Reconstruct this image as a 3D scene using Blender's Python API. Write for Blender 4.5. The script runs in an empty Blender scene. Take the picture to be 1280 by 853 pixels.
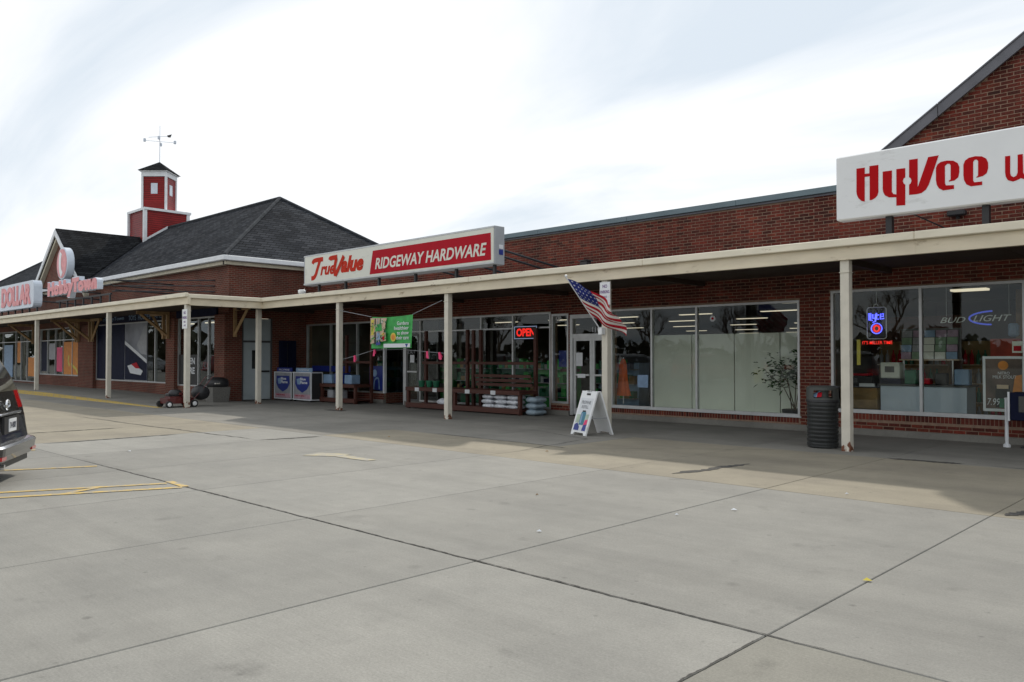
import bpy, bmesh, math, random
from mathutils import Vector, Matrix
random.seed(7)
sc = bpy.context.scene
COL = sc.collection
R = math.radians

# ------------------------------------------------------------------ camera
cam = bpy.data.cameras.new('camera'); cam_o = bpy.data.objects.new('camera', cam); COL.objects.link(cam_o)
cam_o.location = (0, 0, 1.5)
cam_o.rotation_euler = (R(90 + 1.169), 0, R(44))
cam.sensor_width = 36; cam.lens = 36 * 1005 / 1280; cam.clip_start = .05; cam.clip_end = 3000
sc.camera = cam_o
sc.view_settings.view_transform = 'Standard'; sc.view_settings.look = 'None'
sc.view_settings.exposure = 0; sc.view_settings.gamma = 1
# ------------------------------------------------------------------ world and sun
SUN_DIR = Vector((.637, -.87, -1.0))
sun = bpy.data.lights.new('sun', 'SUN'); sun.energy = 2.6; sun.angle = R(1.6); sun.color = (1, .93, .82)
sun_o = bpy.data.objects.new('sun', sun); COL.objects.link(sun_o)
sun_o.rotation_euler = SUN_DIR.to_track_quat('-Z', 'Y').to_euler()
sun_o.location = (-20, 30, 40)
w = bpy.data.worlds.new('World'); sc.world = w; w.use_nodes = True
nt = w.node_tree; nt.nodes.clear()
def N(t, k, **kw):
    n = t.nodes.new(k)
    for a, b in kw.items(): setattr(n, a, b)
    return n
wo = N(nt, 'ShaderNodeOutputWorld'); bg = N(nt, 'ShaderNodeBackground'); bg.inputs[1].default_value = .1
sky = N(nt, 'ShaderNodeTexSky', sky_type='NISHITA', sun_disc=False)
sky.sun_elevation = R(42.8); sky.sun_rotation = math.atan2(-.637, .87)
tc = N(nt, 'ShaderNodeTexCoord'); sx = N(nt, 'ShaderNodeSeparateXYZ'); nt.links.new(tc.outputs['Generated'], sx.inputs[0])
def wm(op, a, b):
    n = N(nt, 'ShaderNodeMath', operation=op)
    for i, v in enumerate((a, b)):
        if isinstance(v, (int, float)): n.inputs[i].default_value = v
        else: nt.links.new(v, n.inputs[i])
    return n.outputs[0]
zz = wm('ADD', wm('MAXIMUM', sx.outputs[2], 0), .16)
cx = N(nt, 'ShaderNodeCombineXYZ')
nt.links.new(wm('DIVIDE', sx.outputs[0], zz), cx.inputs[0]); nt.links.new(wm('DIVIDE', sx.outputs[1], zz), cx.inputs[1])
mp = N(nt, 'ShaderNodeMapping'); mp.inputs['Rotation'].default_value = (0, 0, R(44)); mp.inputs['Scale'].default_value = (.34, .9, 1); mp.inputs['Location'].default_value = (2.6, 1.9, 0)
nt.links.new(cx.outputs[0], mp.inputs[0])
n1 = N(nt, 'ShaderNodeTexNoise'); n1.inputs['Scale'].default_value = 1.35; n1.inputs['Detail'].default_value = 7; n1.inputs['Roughness'].default_value = .52; n1.inputs['Distortion'].default_value = .7
nt.links.new(mp.outputs[0], n1.inputs[0])
cr = N(nt, 'ShaderNodeValToRGB'); cr.color_ramp.elements[0].position = .33; cr.color_ramp.elements[0].color = (.67, .745, .82, 1)
cr.color_ramp.elements[1].position = .55; cr.color_ramp.elements[1].color = (.97, .985, 1.0, 1)
nt.links.new(n1.outputs[0], cr.inputs[0])
cs = N(nt, 'ShaderNodeVectorMath', operation='SCALE'); cs.inputs['Scale'].default_value = 11.2
nt.links.new(cr.outputs[0], cs.inputs[0])
mx = N(nt, 'ShaderNodeMixRGB'); mx.inputs[0].default_value = .93
nt.links.new(sky.outputs[0], mx.inputs[1]); nt.links.new(cs.outputs[0], mx.inputs[2])
nt.links.new(mx.outputs[0], bg.inputs[0]); nt.links.new(bg.outputs[0], wo.inputs[0])

# ------------------------------------------------------------------ helpers
class MB:
    def __init__(s): s.v = []; s.f = []; s.m = []; s.uv = None
    def quad(s, pts, m=0):
        b = len(s.v); s.v += [tuple(p) for p in pts]; s.f.append(tuple(range(b, b + len(pts)))); s.m.append(m); return s
    def grid_faces(s, vs, fs, m=0):
        b = len(s.v); s.v += [tuple(p) for p in vs]
        for f in fs: s.f.append(tuple(b + i for i in f)); s.m.append(m)
        return s
    def box(s, x0, y0, z0, x1, y1, z1, m=0, c=0):
        if x0 > x1: x0, x1 = x1, x0
        if y0 > y1: y0, y1 = y1, y0
        if z0 > z1: z0, z1 = z1, z0
        if c > 0:      # chamfered edges
            c = min(c, (x1-x0)*.45, (y1-y0)*.45, (z1-z0)*.45)
            bm = bmesh.new(); bmesh.ops.create_cube(bm, size=1)
            for v in bm.verts: v.co = Vector(((x0+x1)/2 + v.co.x*(x1-x0), (y0+y1)/2 + v.co.y*(y1-y0), (z0+z1)/2 + v.co.z*(z1-z0)))
            bmesh.ops.bevel(bm, geom=bm.edges[:], offset=c, segments=1, affect='EDGES')
            s.bm(bm, m); return s
        v = [(x0,y0,z0),(x1,y0,z0),(x1,y1,z0),(x0,y1,z0),(x0,y0,z1),(x1,y0,z1),(x1,y1,z1),(x0,y1,z1)]
        return s.grid_faces(v, [(0,3,2,1),(4,5,6,7),(0,1,5,4),(1,2,6,5),(2,3,7,6),(3,0,4,7)], m)
    def bm(s, bm, m=0):
        bm.verts.index_update()
        s.grid_faces([v.co.copy() for v in bm.verts], [[v.index for v in f.verts] for f in bm.faces], m); bm.free(); return s
    def prism(s, poly, o, u, v, n, d, m=0, ms=None):
        o, u, v, n = Vector(o), Vector(u), Vector(v), Vector(n)
        a = sum(poly[i][0]*poly[(i+1) % len(poly)][1]-poly[(i+1) % len(poly)][0]*poly[i][1] for i in range(len(poly)))
        if a < 0: poly = poly[::-1]
        fr = [o + u*p[0] + v*p[1] + n*d for p in poly]; bk = [o + u*p[0] + v*p[1] for p in poly]
        k = len(poly); b = len(s.v); s.v += [tuple(p) for p in fr + bk]
        s.f.append(tuple(range(b, b+k))); s.m.append(m)
        s.f.append(tuple(range(b+2*k-1, b+k-1, -1))); s.m.append(m)
        for i in range(k):
            j = (i+1) % k; s.f.append((b+i, b+k+i, b+k+j, b+j)); s.m.append(m if ms is None else ms)
        return s
    def tube(s, pts, r, n=8, m=0, cap=True):
        pts = [Vector(p) for p in pts]; rs = r if isinstance(r, (list, tuple)) else [r]*len(pts)
        b = len(s.v); up = None
        for i, p in enumerate(pts):
            t = (pts[min(i+1, len(pts)-1)] - pts[max(i-1, 0)]).normalized()
            if up is None: up = Vector((0,0,1)) if abs(t.z) < .9 else Vector((1,0,0))
            a = t.cross(up); a = a.normalized() if a.length > 1e-6 else t.orthogonal().normalized(); c = a.cross(t); up = c
            for k in range(n):
                q = 2*math.pi*k/n; s.v.append(tuple(p + a*rs[i]*math.cos(q) + c*rs[i]*math.sin(q)))
        for i in range(len(pts)-1):
            for k in range(n):
                k2 = (k+1) % n; s.f.append((b+i*n+k, b+i*n+k2, b+(i+1)*n+k2, b+(i+1)*n+k)); s.m.append(m)
        if cap:
            s.f.append(tuple(b+k for k in range(n))[::-1]); s.m.append(m)
            s.f.append(tuple(b+(len(pts)-1)*n+k for k in range(n))); s.m.append(m)
        return s
    def lathe(s, prof, c, n=24, m=0, ax='z'):
        b = len(s.v)
        for (r, h) in prof:
            for k in range(n):
                q = 2*math.pi*k/n; x, y = r*math.cos(q), r*math.sin(q)
                s.v.append({'z': (c[0]+x, c[1]+y, c[2]+h), 'x': (c[0]+h, c[1]+x, c[2]+y), 'y': (c[0]+y, c[1]+h, c[2]+x)}[ax])
        for i in range(len(prof)-1):
            for k in range(n):
                k2 = (k+1) % n; s.f.append((b+i*n+k, b+i*n+k2, b+(i+1)*n+k2, b+(i+1)*n+k)); s.m.append(m)
        s.f.append(tuple(b+k for k in range(n))[::-1]); s.m.append(m)
        s.f.append(tuple(b+(len(prof)-1)*n+k for k in range(n))); s.m.append(m)
        return s
    def ribbon(s, pts, wd, o, u, v, n, d, m=0, taper=True):
        P = []
        for i in range(len(pts)-1):
            p0 = pts[max(i-1, 0)]; p1 = pts[i]; p2 = pts[i+1]; p3 = pts[min(i+2, len(pts)-1)]
            for k in range(5):
                t = k/5; P.append(tuple(.5*((2*p1[a]) + (-p0[a]+p2[a])*t + (2*p0[a]-5*p1[a]+4*p2[a]-p3[a])*t*t + (-p0[a]+3*p1[a]-3*p2[a]+p3[a])*t**3) for a in (0,1)))
        P.append(pts[-1]); L, Rr = [], []
        for i, p in enumerate(P):
            a = P[max(i-1,0)]; c = P[min(i+1,len(P)-1)]; dx, dy = c[0]-a[0], c[1]-a[1]; l = math.hypot(dx, dy) or 1
            L.append((p[0]-dy/l*wd/2, p[1]+dx/l*wd/2)); Rr.append((p[0]+dy/l*wd/2, p[1]-dx/l*wd/2))
        o, u, v, n = Vector(o), Vector(u), Vector(v), Vector(n)
        b = len(s.v)
        for l, r in zip(L, Rr):
            d += 3e-5; s.v.append(tuple(o+u*l[0]+v*l[1]+n*d)); s.v.append(tuple(o+u*r[0]+v*r[1]+n*d))
        for i in range(len(P)-1):
            s.f.append((b+2*i+1, b+2*i+3, b+2*i+2, b+2*i)); s.m.append(m)
        return s
    def text(s, body, o, u, v, n, wd, ht, d=.004, shear=0, bold=0, m=0, ms=None):
        cu = bpy.data.curves.new('lettering', 'FONT'); cu.body = body; cu.extrude = .01; cu.offset = bold; cu.shear = shear; cu.resolution_u = 3
        ob = bpy.data.objects.new('lettering', cu); COL.objects.link(ob)
        me = ob.to_mesh(); vs = [x.co.copy() for x in me.vertices]; fs = [tuple(p.vertices) for p in me.polygons]; nz = [p.normal.z for p in me.polygons]
        ob.to_mesh_clear(); bpy.data.objects.remove(ob); bpy.data.curves.remove(cu)
        if not vs: return s
        x0 = min(p.x for p in vs); x1 = max(p.x for p in vs); y0 = min(p.y for p in vs); y1 = max(p.y for p in vs)
        o, u, v, n = Vector(o), Vector(u), Vector(v), Vector(n)
        b = len(s.v)
        for p in vs: s.v.append(tuple(o + u*((p.x-x0)/(x1-x0)*wd) + v*((p.y-y0)/(y1-y0)*ht) + n*(d if p.z > 0 else 0)))
        for f, z in zip(fs, nz):
            s.f.append(tuple(b+i for i in f)); s.m.append(m if (z > .5 or ms is None) else ms)
        return s
    def build(s, name, mats, parent=None, local=False, smooth=False, kind=None, loc=None):
        me = bpy.data.meshes.new(name); vs = s.v
        if parent is not None and not local:
            r = parent
            while r.parent: r = r.parent
            o = r.location; vs = [(p[0]-o.x, p[1]-o.y, p[2]-o.z) for p in vs]
        me.from_pydata(vs, [], s.f)
        if not isinstance(mats, (list, tuple)): mats = [mats]
        for q in mats: me.materials.append(q)
        me.polygons.foreach_set('material_index', s.m)
        if smooth: me.polygons.foreach_set('use_smooth', [True]*len(me.polygons))
        me.update()
        ob = bpy.data.objects.new(name, me); COL.objects.link(ob)
        if smooth is not False and smooth != True:
            pass
        if parent is not None: ob.parent = parent
        if kind: ob['kind'] = kind
        return ob
def thing(name, label, cat, loc=(0,0,0), rotz=0, group=None):
    o = bpy.data.objects.new(name, None); COL.objects.link(o); o.location = loc; o.rotation_euler = (0,0,rotz)
    o.empty_display_size = .1
    o['label'] = label; o['category'] = cat
    if group: o['group'] = group
    return o
def tag(o, label, cat, group=None):
    o['label'] = label; o['category'] = cat
    if group: o['group'] = group
    return o
def copy_tree(o, parent=None):
    c = o.copy(); COL.objects.link(c); c.parent = parent
    for ch in list(o.children): copy_tree(ch, c)
    return c
XU, ZU, NF = (1,0,0), (0,0,1), (0,-1,0)      # plane facing the car park
def B(*a, **k): return MB().box(*a, **k)

# ------------------------------------------------------------------ materials
def pm(name, col, rough=.6, var=.12, scale=6, bump=0, metal=0, spec=.5, rnd=0, emit=None, es=0, bscale=None, coat=0, stretch=None):
    m = bpy.data.materials.new(name); m.use_nodes = True; t = m.node_tree; p = t.nodes['Principled BSDF']
    p.inputs['Roughness'].default_value = rough; p.inputs['Metallic'].default_value = metal; p.inputs['Specular IOR Level'].default_value = spec
    p.inputs['Coat Weight'].default_value = coat
    g = N(t, 'ShaderNodeNewGeometry'); mp = N(t, 'ShaderNodeMapping'); t.links.new(g.outputs['Position'], mp.inputs[0])
    if stretch: mp.inputs['Scale'].default_value = stretch
    nz = N(t, 'ShaderNodeTexNoise'); nz.inputs['Scale'].default_value = scale; nz.inputs['Detail'].default_value = 5
    t.links.new(mp.outputs[0], nz.inputs[0])
    mr = N(t, 'ShaderNodeMapRange'); mr.inputs['From Min'].default_value = .3; mr.inputs['From Max'].default_value = .7
    mr.inputs['To Min'].default_value = 1-var; mr.inputs['To Max'].default_value = 1+var; t.links.new(nz.outputs[0], mr.inputs[0])
    h = mr.outputs[0]
    if rnd:
        oi = N(t, 'ShaderNodeObjectInfo'); r2 = N(t, 'ShaderNodeMapRange'); r2.inputs['To Min'].default_value = 1-rnd; r2.inputs['To Max'].default_value = 1+rnd
        t.links.new(oi.outputs['Random'], r2.inputs[0]); mm = N(t, 'ShaderNodeMath', operation='MULTIPLY'); t.links.new(h, mm.inputs[0]); t.links.new(r2.outputs[0], mm.inputs[1]); h = mm.outputs[0]
    vs = N(t, 'ShaderNodeVectorMath', operation='SCALE'); vs.inputs[0].default_value = col[:3]; t.links.new(h, vs.inputs['Scale'])
    t.links.new(vs.outputs[0], p.inputs['Base Color'])
    if bump:
        bz = N(t, 'ShaderNodeTexNoise'); bz.inputs['Scale'].default_value = bscale or scale*8; bz.inputs['Detail'].default_value = 4
        t.links.new(mp.outputs[0], bz.inputs[0])
        bp = N(t, 'ShaderNodeBump'); bp.inputs['Strength'].default_value = bump; bp.inputs['Distance'].default_value = .01
        t.links.new(bz.outputs[0], bp.inputs['Height']); t.links.new(bp.outputs[0], p.inputs['Normal'])
    if emit:
        p.inputs['Emission Color'].default_value = (*emit, 1); p.inputs['Emission Strength'].default_value = es
    return m
def brick_mat():
    m = bpy.data.materials.new('fired_brick'); m.use_nodes = True; t = m.node_tree; p = t.nodes['Principled BSDF']; p.inputs['Roughness'].default_value = .8; p.inputs['Specular IOR Level'].default_value = .25
    g = N(t, 'ShaderNodeNewGeometry'); oi = N(t, 'ShaderNodeObjectInfo')
    a = N(t, 'ShaderNodeMath', operation='ADD'); t.links.new(g.outputs['Random Per Island'], a.inputs[0]); t.links.new(oi.outputs['Random'], a.inputs[1])
    f = N(t, 'ShaderNodeMath', operation='FRACT'); t.links.new(a.outputs[0], f.inputs[0])
    c = N(t, 'ShaderNodeValToRGB'); e = c.color_ramp.elements; e[0].color = (.060,.017,.012,1); e[1].color = (.205,.050,.028,1); e[1].position = 1
    for ps, cl in ((.25,(.125,.026,.017,1)), (.5,(.155,.031,.019,1)), (.75,(.105,.028,.020,1)), (.9,(.165,.028,.017,1))):
        q = e.new(ps); q.color = cl
    t.links.new(f.outputs[0], c.inputs[0])
    nz = N(t, 'ShaderNodeTexNoise'); nz.inputs['Scale'].default_value = 30; nz.inputs['Detail'].default_value = 6; t.links.new(g.outputs['Position'], nz.inputs[0])
    n2 = N(t, 'ShaderNodeTexNoise'); n2.inputs['Scale'].default_value = 1.1; n2.inputs['Roughness'].default_value = .65; n2.inputs['Detail'].default_value = 4; t.links.new(g.outputs['Position'], n2.inputs[0])
    am = N(t, 'ShaderNodeMath', operation='ADD'); t.links.new(nz.outputs[0], am.inputs[0]); t.links.new(n2.outputs[0], am.inputs[1])
    mr = N(t, 'ShaderNodeMapRange'); mr.inputs['From Min'].default_value = .7; mr.inputs['From Max'].default_value = 1.3; mr.inputs['To Min'].default_value = .5; mr.inputs['To Max'].default_value = 1.45; t.links.new(am.outputs[0], mr.inputs[0])
    mpb = N(t, 'ShaderNodeMapping'); mpb.inputs['Scale'].default_value = (2.2, 1, .22); t.links.new(g.outputs['Position'], mpb.inputs[0])
    n3 = N(t, 'ShaderNodeTexNoise'); n3.inputs['Scale'].default_value = 1.6; n3.inputs['Detail'].default_value = 7; n3.inputs['Roughness'].default_value = .7; t.links.new(mpb.outputs[0], n3.inputs[0])
    m3 = N(t, 'ShaderNodeMapRange'); m3.inputs['From Min'].default_value = .35; m3.inputs['From Max'].default_value = .6; m3.inputs['To Min'].default_value = .68; m3.inputs['To Max'].default_value = 1.08; t.links.new(n3.outputs[0], m3.inputs[0])
    mm3 = N(t, 'ShaderNodeMath', operation='MULTIPLY'); t.links.new(mr.outputs[0], mm3.inputs[0]); t.links.new(m3.outputs[0], mm3.inputs[1])
    vs = N(t, 'ShaderNodeVectorMath', operation='SCALE'); t.links.new(c.outputs[0], vs.inputs[0]); t.links.new(mm3.outputs[0], vs.inputs['Scale']); t.links.new(vs.outputs[0], p.inputs['Base Color'])
    bp = N(t, 'ShaderNodeBump'); bp.inputs['Strength'].default_value = .3; bp.inputs['Distance'].default_value = .006; t.links.new(nz.outputs[0], bp.inputs['Height']); t.links.new(bp.outputs[0], p.inputs['Normal'])
    return m
def course_mat(name, c1, c2, mortar, bw, rh, ms, rough=.8, bump=.3, off=.5):
    m = bpy.data.materials.new(name); m.use_nodes = True; t = m.node_tree; p = t.nodes['Principled BSDF']; p.inputs['Roughness'].default_value = rough; p.inputs['Specular IOR Level'].default_value = .25 if rough < .85 else .02
    g = N(t, 'ShaderNodeNewGeometry'); sp = N(t, 'ShaderNodeSeparateXYZ'); t.links.new(g.outputs['Position'], sp.inputs[0])
    a = N(t, 'ShaderNodeMath', operation='ADD'); t.links.new(sp.outputs[0], a.inputs[0]); t.links.new(sp.outputs[1], a.inputs[1])
    c = N(t, 'ShaderNodeCombineXYZ'); t.links.new(a.outputs[0], c.inputs[0]); t.links.new(sp.outputs[2], c.inputs[1])
    b = N(t, 'ShaderNodeTexBrick'); b.offset = off; b.inputs['Scale'].default_value = 1; b.inputs['Color1'].default_value = (*c1,1); b.inputs['Color2'].default_value = (*c2,1); b.inputs['Mortar'].default_value = (*mortar,1)
    b.inputs['Brick Width'].default_value = bw; b.inputs['Row Height'].default_value = rh; b.inputs['Mortar Size'].default_value = ms; b.inputs['Mortar Smooth'].default_value = .1; b.inputs['Bias'].default_value = 0
    t.links.new(c.outputs[0], b.inputs[0])
    n2 = N(t, 'ShaderNodeTexNoise'); n2.inputs['Scale'].default_value = .9; n2.inputs['Detail'].default_value = 8; n2.inputs['Roughness'].default_value = .6; t.links.new(g.outputs['Position'], n2.inputs[0])
    mr = N(t, 'ShaderNodeMapRange'); mr.inputs['From Min'].default_value = .3; mr.inputs['From Max'].default_value = .7; mr.inputs['To Min'].default_value = .7; mr.inputs['To Max'].default_value = 1.3; t.links.new(n2.outputs[0], mr.inputs[0])
    vs = N(t, 'ShaderNodeVectorMath', operation='SCALE'); t.links.new(b.outputs[0], vs.inputs[0]); t.links.new(mr.outputs[0], vs.inputs['Scale']); t.links.new(vs.outputs[0], p.inputs['Base Color'])
    iv = N(t, 'ShaderNodeMath', operation='SUBTRACT'); iv.inputs[0].default_value = 1; t.links.new(b.outputs['Fac'], iv.inputs[1])
    bp = N(t, 'ShaderNodeBump'); bp.inputs['Strength'].default_value = bump; bp.inputs['Distance'].default_value = .01; t.links.new(iv.outputs[0], bp.inputs['Height']); t.links.new(bp.outputs[0], p.inputs['Normal'])
    return m
def glass_mat(name, tint=(.8,.86,.84), ior=1.7):
    m = bpy.data.materials.new(name); m.use_nodes = True; t = m.node_tree; t.nodes.clear()
    o = N(t, 'ShaderNodeOutputMaterial'); tr = N(t, 'ShaderNodeBsdfTransparent'); tr.inputs[0].default_value = (*tint, 1)
    gl = N(t, 'ShaderNodeBsdfGlossy'); gl.inputs['Roughness'].default_value = .0; gl.inputs[0].default_value = (.9,.95,.95,1)
    g = N(t, 'ShaderNodeNewGeometry'); nz = N(t, 'ShaderNodeTexNoise'); nz.inputs['Scale'].default_value = .9; t.links.new(g.outputs['Position'], nz.inputs[0])
    bp = N(t, 'ShaderNodeBump'); bp.inputs['Strength'].default_value = .012; bp.inputs['Distance'].default_value = .03; t.links.new(nz.outputs[0], bp.inputs['Height']); t.links.new(bp.outputs[0], gl.inputs['Normal'])
    fr = N(t, 'ShaderNodeFresnel'); fr.inputs[0].default_value = ior
    nb = N(t, 'ShaderNodeMath', operation='SUBTRACT'); nb.inputs[0].default_value = 1; t.links.new(g.outputs['Backfacing'], nb.inputs[1])
    mu = N(t, 'ShaderNodeMath', operation='MULTIPLY'); t.links.new(fr.outputs[0], mu.inputs[0]); t.links.new(nb.outputs[0], mu.inputs[1])
    mxs = N(t, 'ShaderNodeMixShader'); t.links.new(mu.outputs[0], mxs.inputs[0]); t.links.new(tr.outputs[0], mxs.inputs[1]); t.links.new(gl.outputs[0], mxs.inputs[2]); t.links.new(mxs.outputs[0], o.inputs[0])
    return m
def concrete_mat(name, base, dark, rnd=.06):
    m = bpy.data.materials.new(name); m.use_nodes = True; t = m.node_tree; p = t.nodes['Principled BSDF']; p.inputs['Roughness'].default_value = .85; p.inputs['Specular IOR Level'].default_value = .3
    g = N(t, 'ShaderNodeNewGeometry')
    def nz(scale, det, rough=.5, st=None, src=None):
        mp = N(t, 'ShaderNodeMapping'); t.links.new(g.outputs['Position'], mp.inputs[0])
        if st: mp.inputs['Scale'].default_value = st
        n = N(t, 'ShaderNodeTexNoise'); n.inputs['Scale'].default_value = scale; n.inputs['Detail'].default_value = det; n.inputs['Roughness'].default_value = rough
        t.links.new(mp.outputs[0], n.inputs[0]); return n.outputs[0]
    def mr(x, a, b, c, d):
        q = N(t, 'ShaderNodeMapRange'); q.inputs['From Min'].default_value = a; q.inputs['From Max'].default_value = b; q.inputs['To Min'].default_value = c; q.inputs['To Max'].default_value = d; t.links.new(x, q.inputs[0]); return q.outputs[0]
    def mul(a, b):
        q = N(t, 'ShaderNodeMath', operation='MULTIPLY'); t.links.new(a, q.inputs[0]); t.links.new(b, q.inputs[1]); return q.outputs[0]
    big = mr(nz(.35, 6, .6), .3, .7, .95, 1.04)
    mid = mr(nz(3.2, 10, .75), .25, .75, .9, 1.09)
    fine = mr(nz(70, 5, .85), .25, .75, .72, 1.26)
    brush = mr(nz(5, 6, .7, (.35, 16, 1)), .3, .7, .93, 1.06)
    tyre = mr(nz(1.1, 4, .6, (.10, 1.6, 1)), .3, .5, .89, 1.0)
    spots = mr(nz(2.3, 3, .5), .66, .76, 1.0, .8)
    def dots(scale, a, b, lo):
        v = N(t, 'ShaderNodeTexVoronoi'); v.inputs['Scale'].default_value = scale; t.links.new(g.outputs['Position'], v.inputs['Vector'])
        sep = N(t, 'ShaderNodeSeparateColor'); t.links.new(v.outputs['Color'], sep.inputs[0])
        big_ = N(t, 'ShaderNodeMath', operation='MULTIPLY'); t.links.new(sep.outputs[0], big_.inputs[0]); t.links.new(sep.outputs[1], big_.inputs[1])
        q = N(t, 'ShaderNodeMath', operation='MULTIPLY'); t.links.new(big_.outputs[0], q.inputs[0]); q.inputs[1].default_value = b
        d = N(t, 'ShaderNodeMath', operation='SUBTRACT'); t.links.new(v.outputs['Distance'], d.inputs[0]); t.links.new(q.outputs[0], d.inputs[1])
        return mr(d.outputs[0], -a, a, lo, 1)
    spots = mul(mul(spots, dots(1.6, .05, .10, .74)), mul(dots(4.2, .04, .12, .70), dots(9, .05, .13, .76)))
    oi = N(t, 'ShaderNodeObjectInfo'); rr = mr(oi.outputs['Random'], 0, 1, 1-rnd, 1+rnd)
    h = mul(mul(mul(mul(big, mid), mul(fine, brush)), mul(tyre, spots)), rr)
    mxc = N(t, 'ShaderNodeMixRGB'); mxc.inputs[1].default_value = (*dark, 1); mxc.inputs[2].default_value = (*base, 1); t.links.new(mr(nz(.7, 5, .6), .3, .62, 0, 1), mxc.inputs[0])
    vs = N(t, 'ShaderNodeVectorMath', operation='SCALE'); t.links.new(mxc.outputs[0], vs.inputs[0]); t.links.new(h, vs.inputs['Scale']); t.links.new(vs.outputs[0], p.inputs['Base Color'])
    bp = N(t, 'ShaderNodeBump'); bp.inputs['Strength'].default_value = .25; bp.inputs['Distance'].default_value = .004; t.links.new(nz(90, 4, .6), bp.inputs['Height']); t.links.new(bp.outputs[0], p.inputs['Normal'])
    return m
def worn_mat(name, col, under, amount=.5, scale=9):
    m = bpy.data.materials.new(name); m.use_nodes = True; t = m.node_tree; p = t.nodes['Principled BSDF']; p.inputs['Roughness'].default_value = .75
    g = N(t, 'ShaderNodeNewGeometry'); n = N(t, 'ShaderNodeTexNoise'); n.inputs['Scale'].default_value = scale; n.inputs['Detail'].default_value = 8; n.inputs['Roughness'].default_value = .7; t.links.new(g.outputs['Position'], n.inputs[0])
    r = N(t, 'ShaderNodeMapRange'); r.inputs['From Min'].default_value = amount-.12; r.inputs['From Max'].default_value = amount+.06; t.links.new(n.outputs[0], r.inputs[0])
    q = N(t, 'ShaderNodeMixRGB'); q.inputs[1].default_value = (*col,1); q.inputs[2].default_value = (*under,1); t.links.new(r.outputs[0], q.inputs[0]); t.links.new(q.outputs[0], p.inputs['Base Color'])
    return m
def post_mat():
    m = pm('cream_post_paint', (.62,.58,.49), .55, .07, 5, .15); t = m.node_tree; p = t.nodes['Principled BSDF']
    src = p.inputs['Base Color'].links[0].from_socket
    g = N(t, 'ShaderNodeNewGeometry'); s = N(t, 'ShaderNodeSeparateXYZ'); t.links.new(g.outputs['Position'], s.inputs[0])
    n = N(t, 'ShaderNodeTexNoise'); n.inputs['Scale'].default_value = 9; n.inputs['Detail'].default_value = 6; t.links.new(g.outputs['Position'], n.inputs[0])
    # rust eats the foot of the post
    a = N(t, 'ShaderNodeMath', operation='MULTIPLY_ADD'); a.inputs[1].default_value = -.75; t.links.new(n.outputs[0], a.inputs[0]); t.links.new(s.outputs[2], a.inputs[2])
    r = N(t, 'ShaderNodeMapRange'); r.inputs['From Min'].default_value = -.29; r.inputs['From Max'].default_value = -.33; t.links.new(a.outputs[0], r.inputs[0])
    q = N(t, 'ShaderNodeMixRGB'); q.inputs[2].default_value = (.16,.055,.025,1); t.links.new(src, q.inputs[1]); t.links.new(r.outputs[0], q.inputs[0]); t.links.new(q.outputs[0], p.inputs['Base Color'])
    return m
def flag_mat():
    m = bpy.data.materials.new('flag_cloth'); m.use_nodes = True; t = m.node_tree; p = t.nodes['Principled BSDF']; p.inputs['Roughness'].default_value = .8
    uv = N(t, 'ShaderNodeUVMap'); s = N(t, 'ShaderNodeSeparateXYZ'); t.links.new(uv.outputs[0], s.inputs[0])
    def M(op, a, b=None):
        n = N(t, 'ShaderNodeMath', operation=op)
        for i, v in enumerate((a, b)):
            if v is None: continue
            if isinstance(v, (int, float)): n.inputs[i].default_value = v
            else: t.links.new(v, n.inputs[i])
        return n.outputs[0]
    st = M('GREATER_THAN', M('FRACT', M('MULTIPLY', s.outputs[1], 6.5)), .5)      # 13 stripes, red first
    can = M('MULTIPLY', M('LESS_THAN', s.outputs[0], .4), M('LESS_THAN', s.outputs[1], 7/13))
    fx = M('SUBTRACT', M('FRACT', M('MULTIPLY', s.outputs[0], 6/.4)), .5); fy = M('SUBTRACT', M('FRACT', M('MULTIPLY', s.outputs[1], 5/(7/13))), .5)
    star = M('LESS_THAN', M('ADD', M('MULTIPLY', fx, fx), M('MULTIPLY', fy, fy)), .03)
    a = N(t, 'ShaderNodeMixRGB'); a.inputs[1].default_value = (.45,.008,.022,1); a.inputs[2].default_value = (.76,.74,.7,1); t.links.new(st, a.inputs[0])
    b = N(t, 'ShaderNodeMixRGB'); b.inputs[1].default_value = (.012,.022,.16,1); b.inputs[2].default_value = (.5,.52,.62,1); t.links.new(star, b.inputs[0])
    c = N(t, 'ShaderNodeMixRGB'); t.links.new(can, c.inputs[0]); t.links.new(a.outputs[0], c.inputs[1]); t.links.new(b.outputs[0], c.inputs[2]); t.links.new(c.outputs[0], p.inputs['Base Color'])
    tl = N(t, 'ShaderNodeBsdfTranslucent'); t.links.new(c.outputs[0], tl.inputs[0]); mxs = N(t, 'ShaderNodeMixShader'); mxs.inputs[0].default_value = .15
    t.links.new(p.outputs[0], mxs.inputs[1]); t.links.new(tl.outputs[0], mxs.inputs[2]); t.links.new(mxs.outputs[0], t.nodes['Material Output'].inputs[0])
    return m
M_brick = brick_mat()
M_mortar = pm('mortar', (.25,.165,.115), .9, .2, 12)
M_farbrick = course_mat('coursed_brick', (.165,.038,.024), (.10,.030,.021), (.17,.105,.075), .2032, .0667, .012)
M_shingle = course_mat('asphalt_shingle', (.022,.025,.031), (.050,.054,.062), (.010,.011,.012), .35, .11, .012, .9, .5)
M_shingle_dark = course_mat('dark_shingle', (.013,.014,.016), (.028,.030,.033), (.008,.008,.008), .3, .11, .012, .9, .5)
M_siding = course_mat('red_siding', (.26,.013,.014), (.23,.012,.013), (.08,.005,.005), 6, .11, .012, .45, .8)
M_glass = glass_mat('window_glass', (.93,.95,.93), 1.47)
M_darkglass = glass_mat('tinted_glass', (.35,.38,.38), 1.7)
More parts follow.
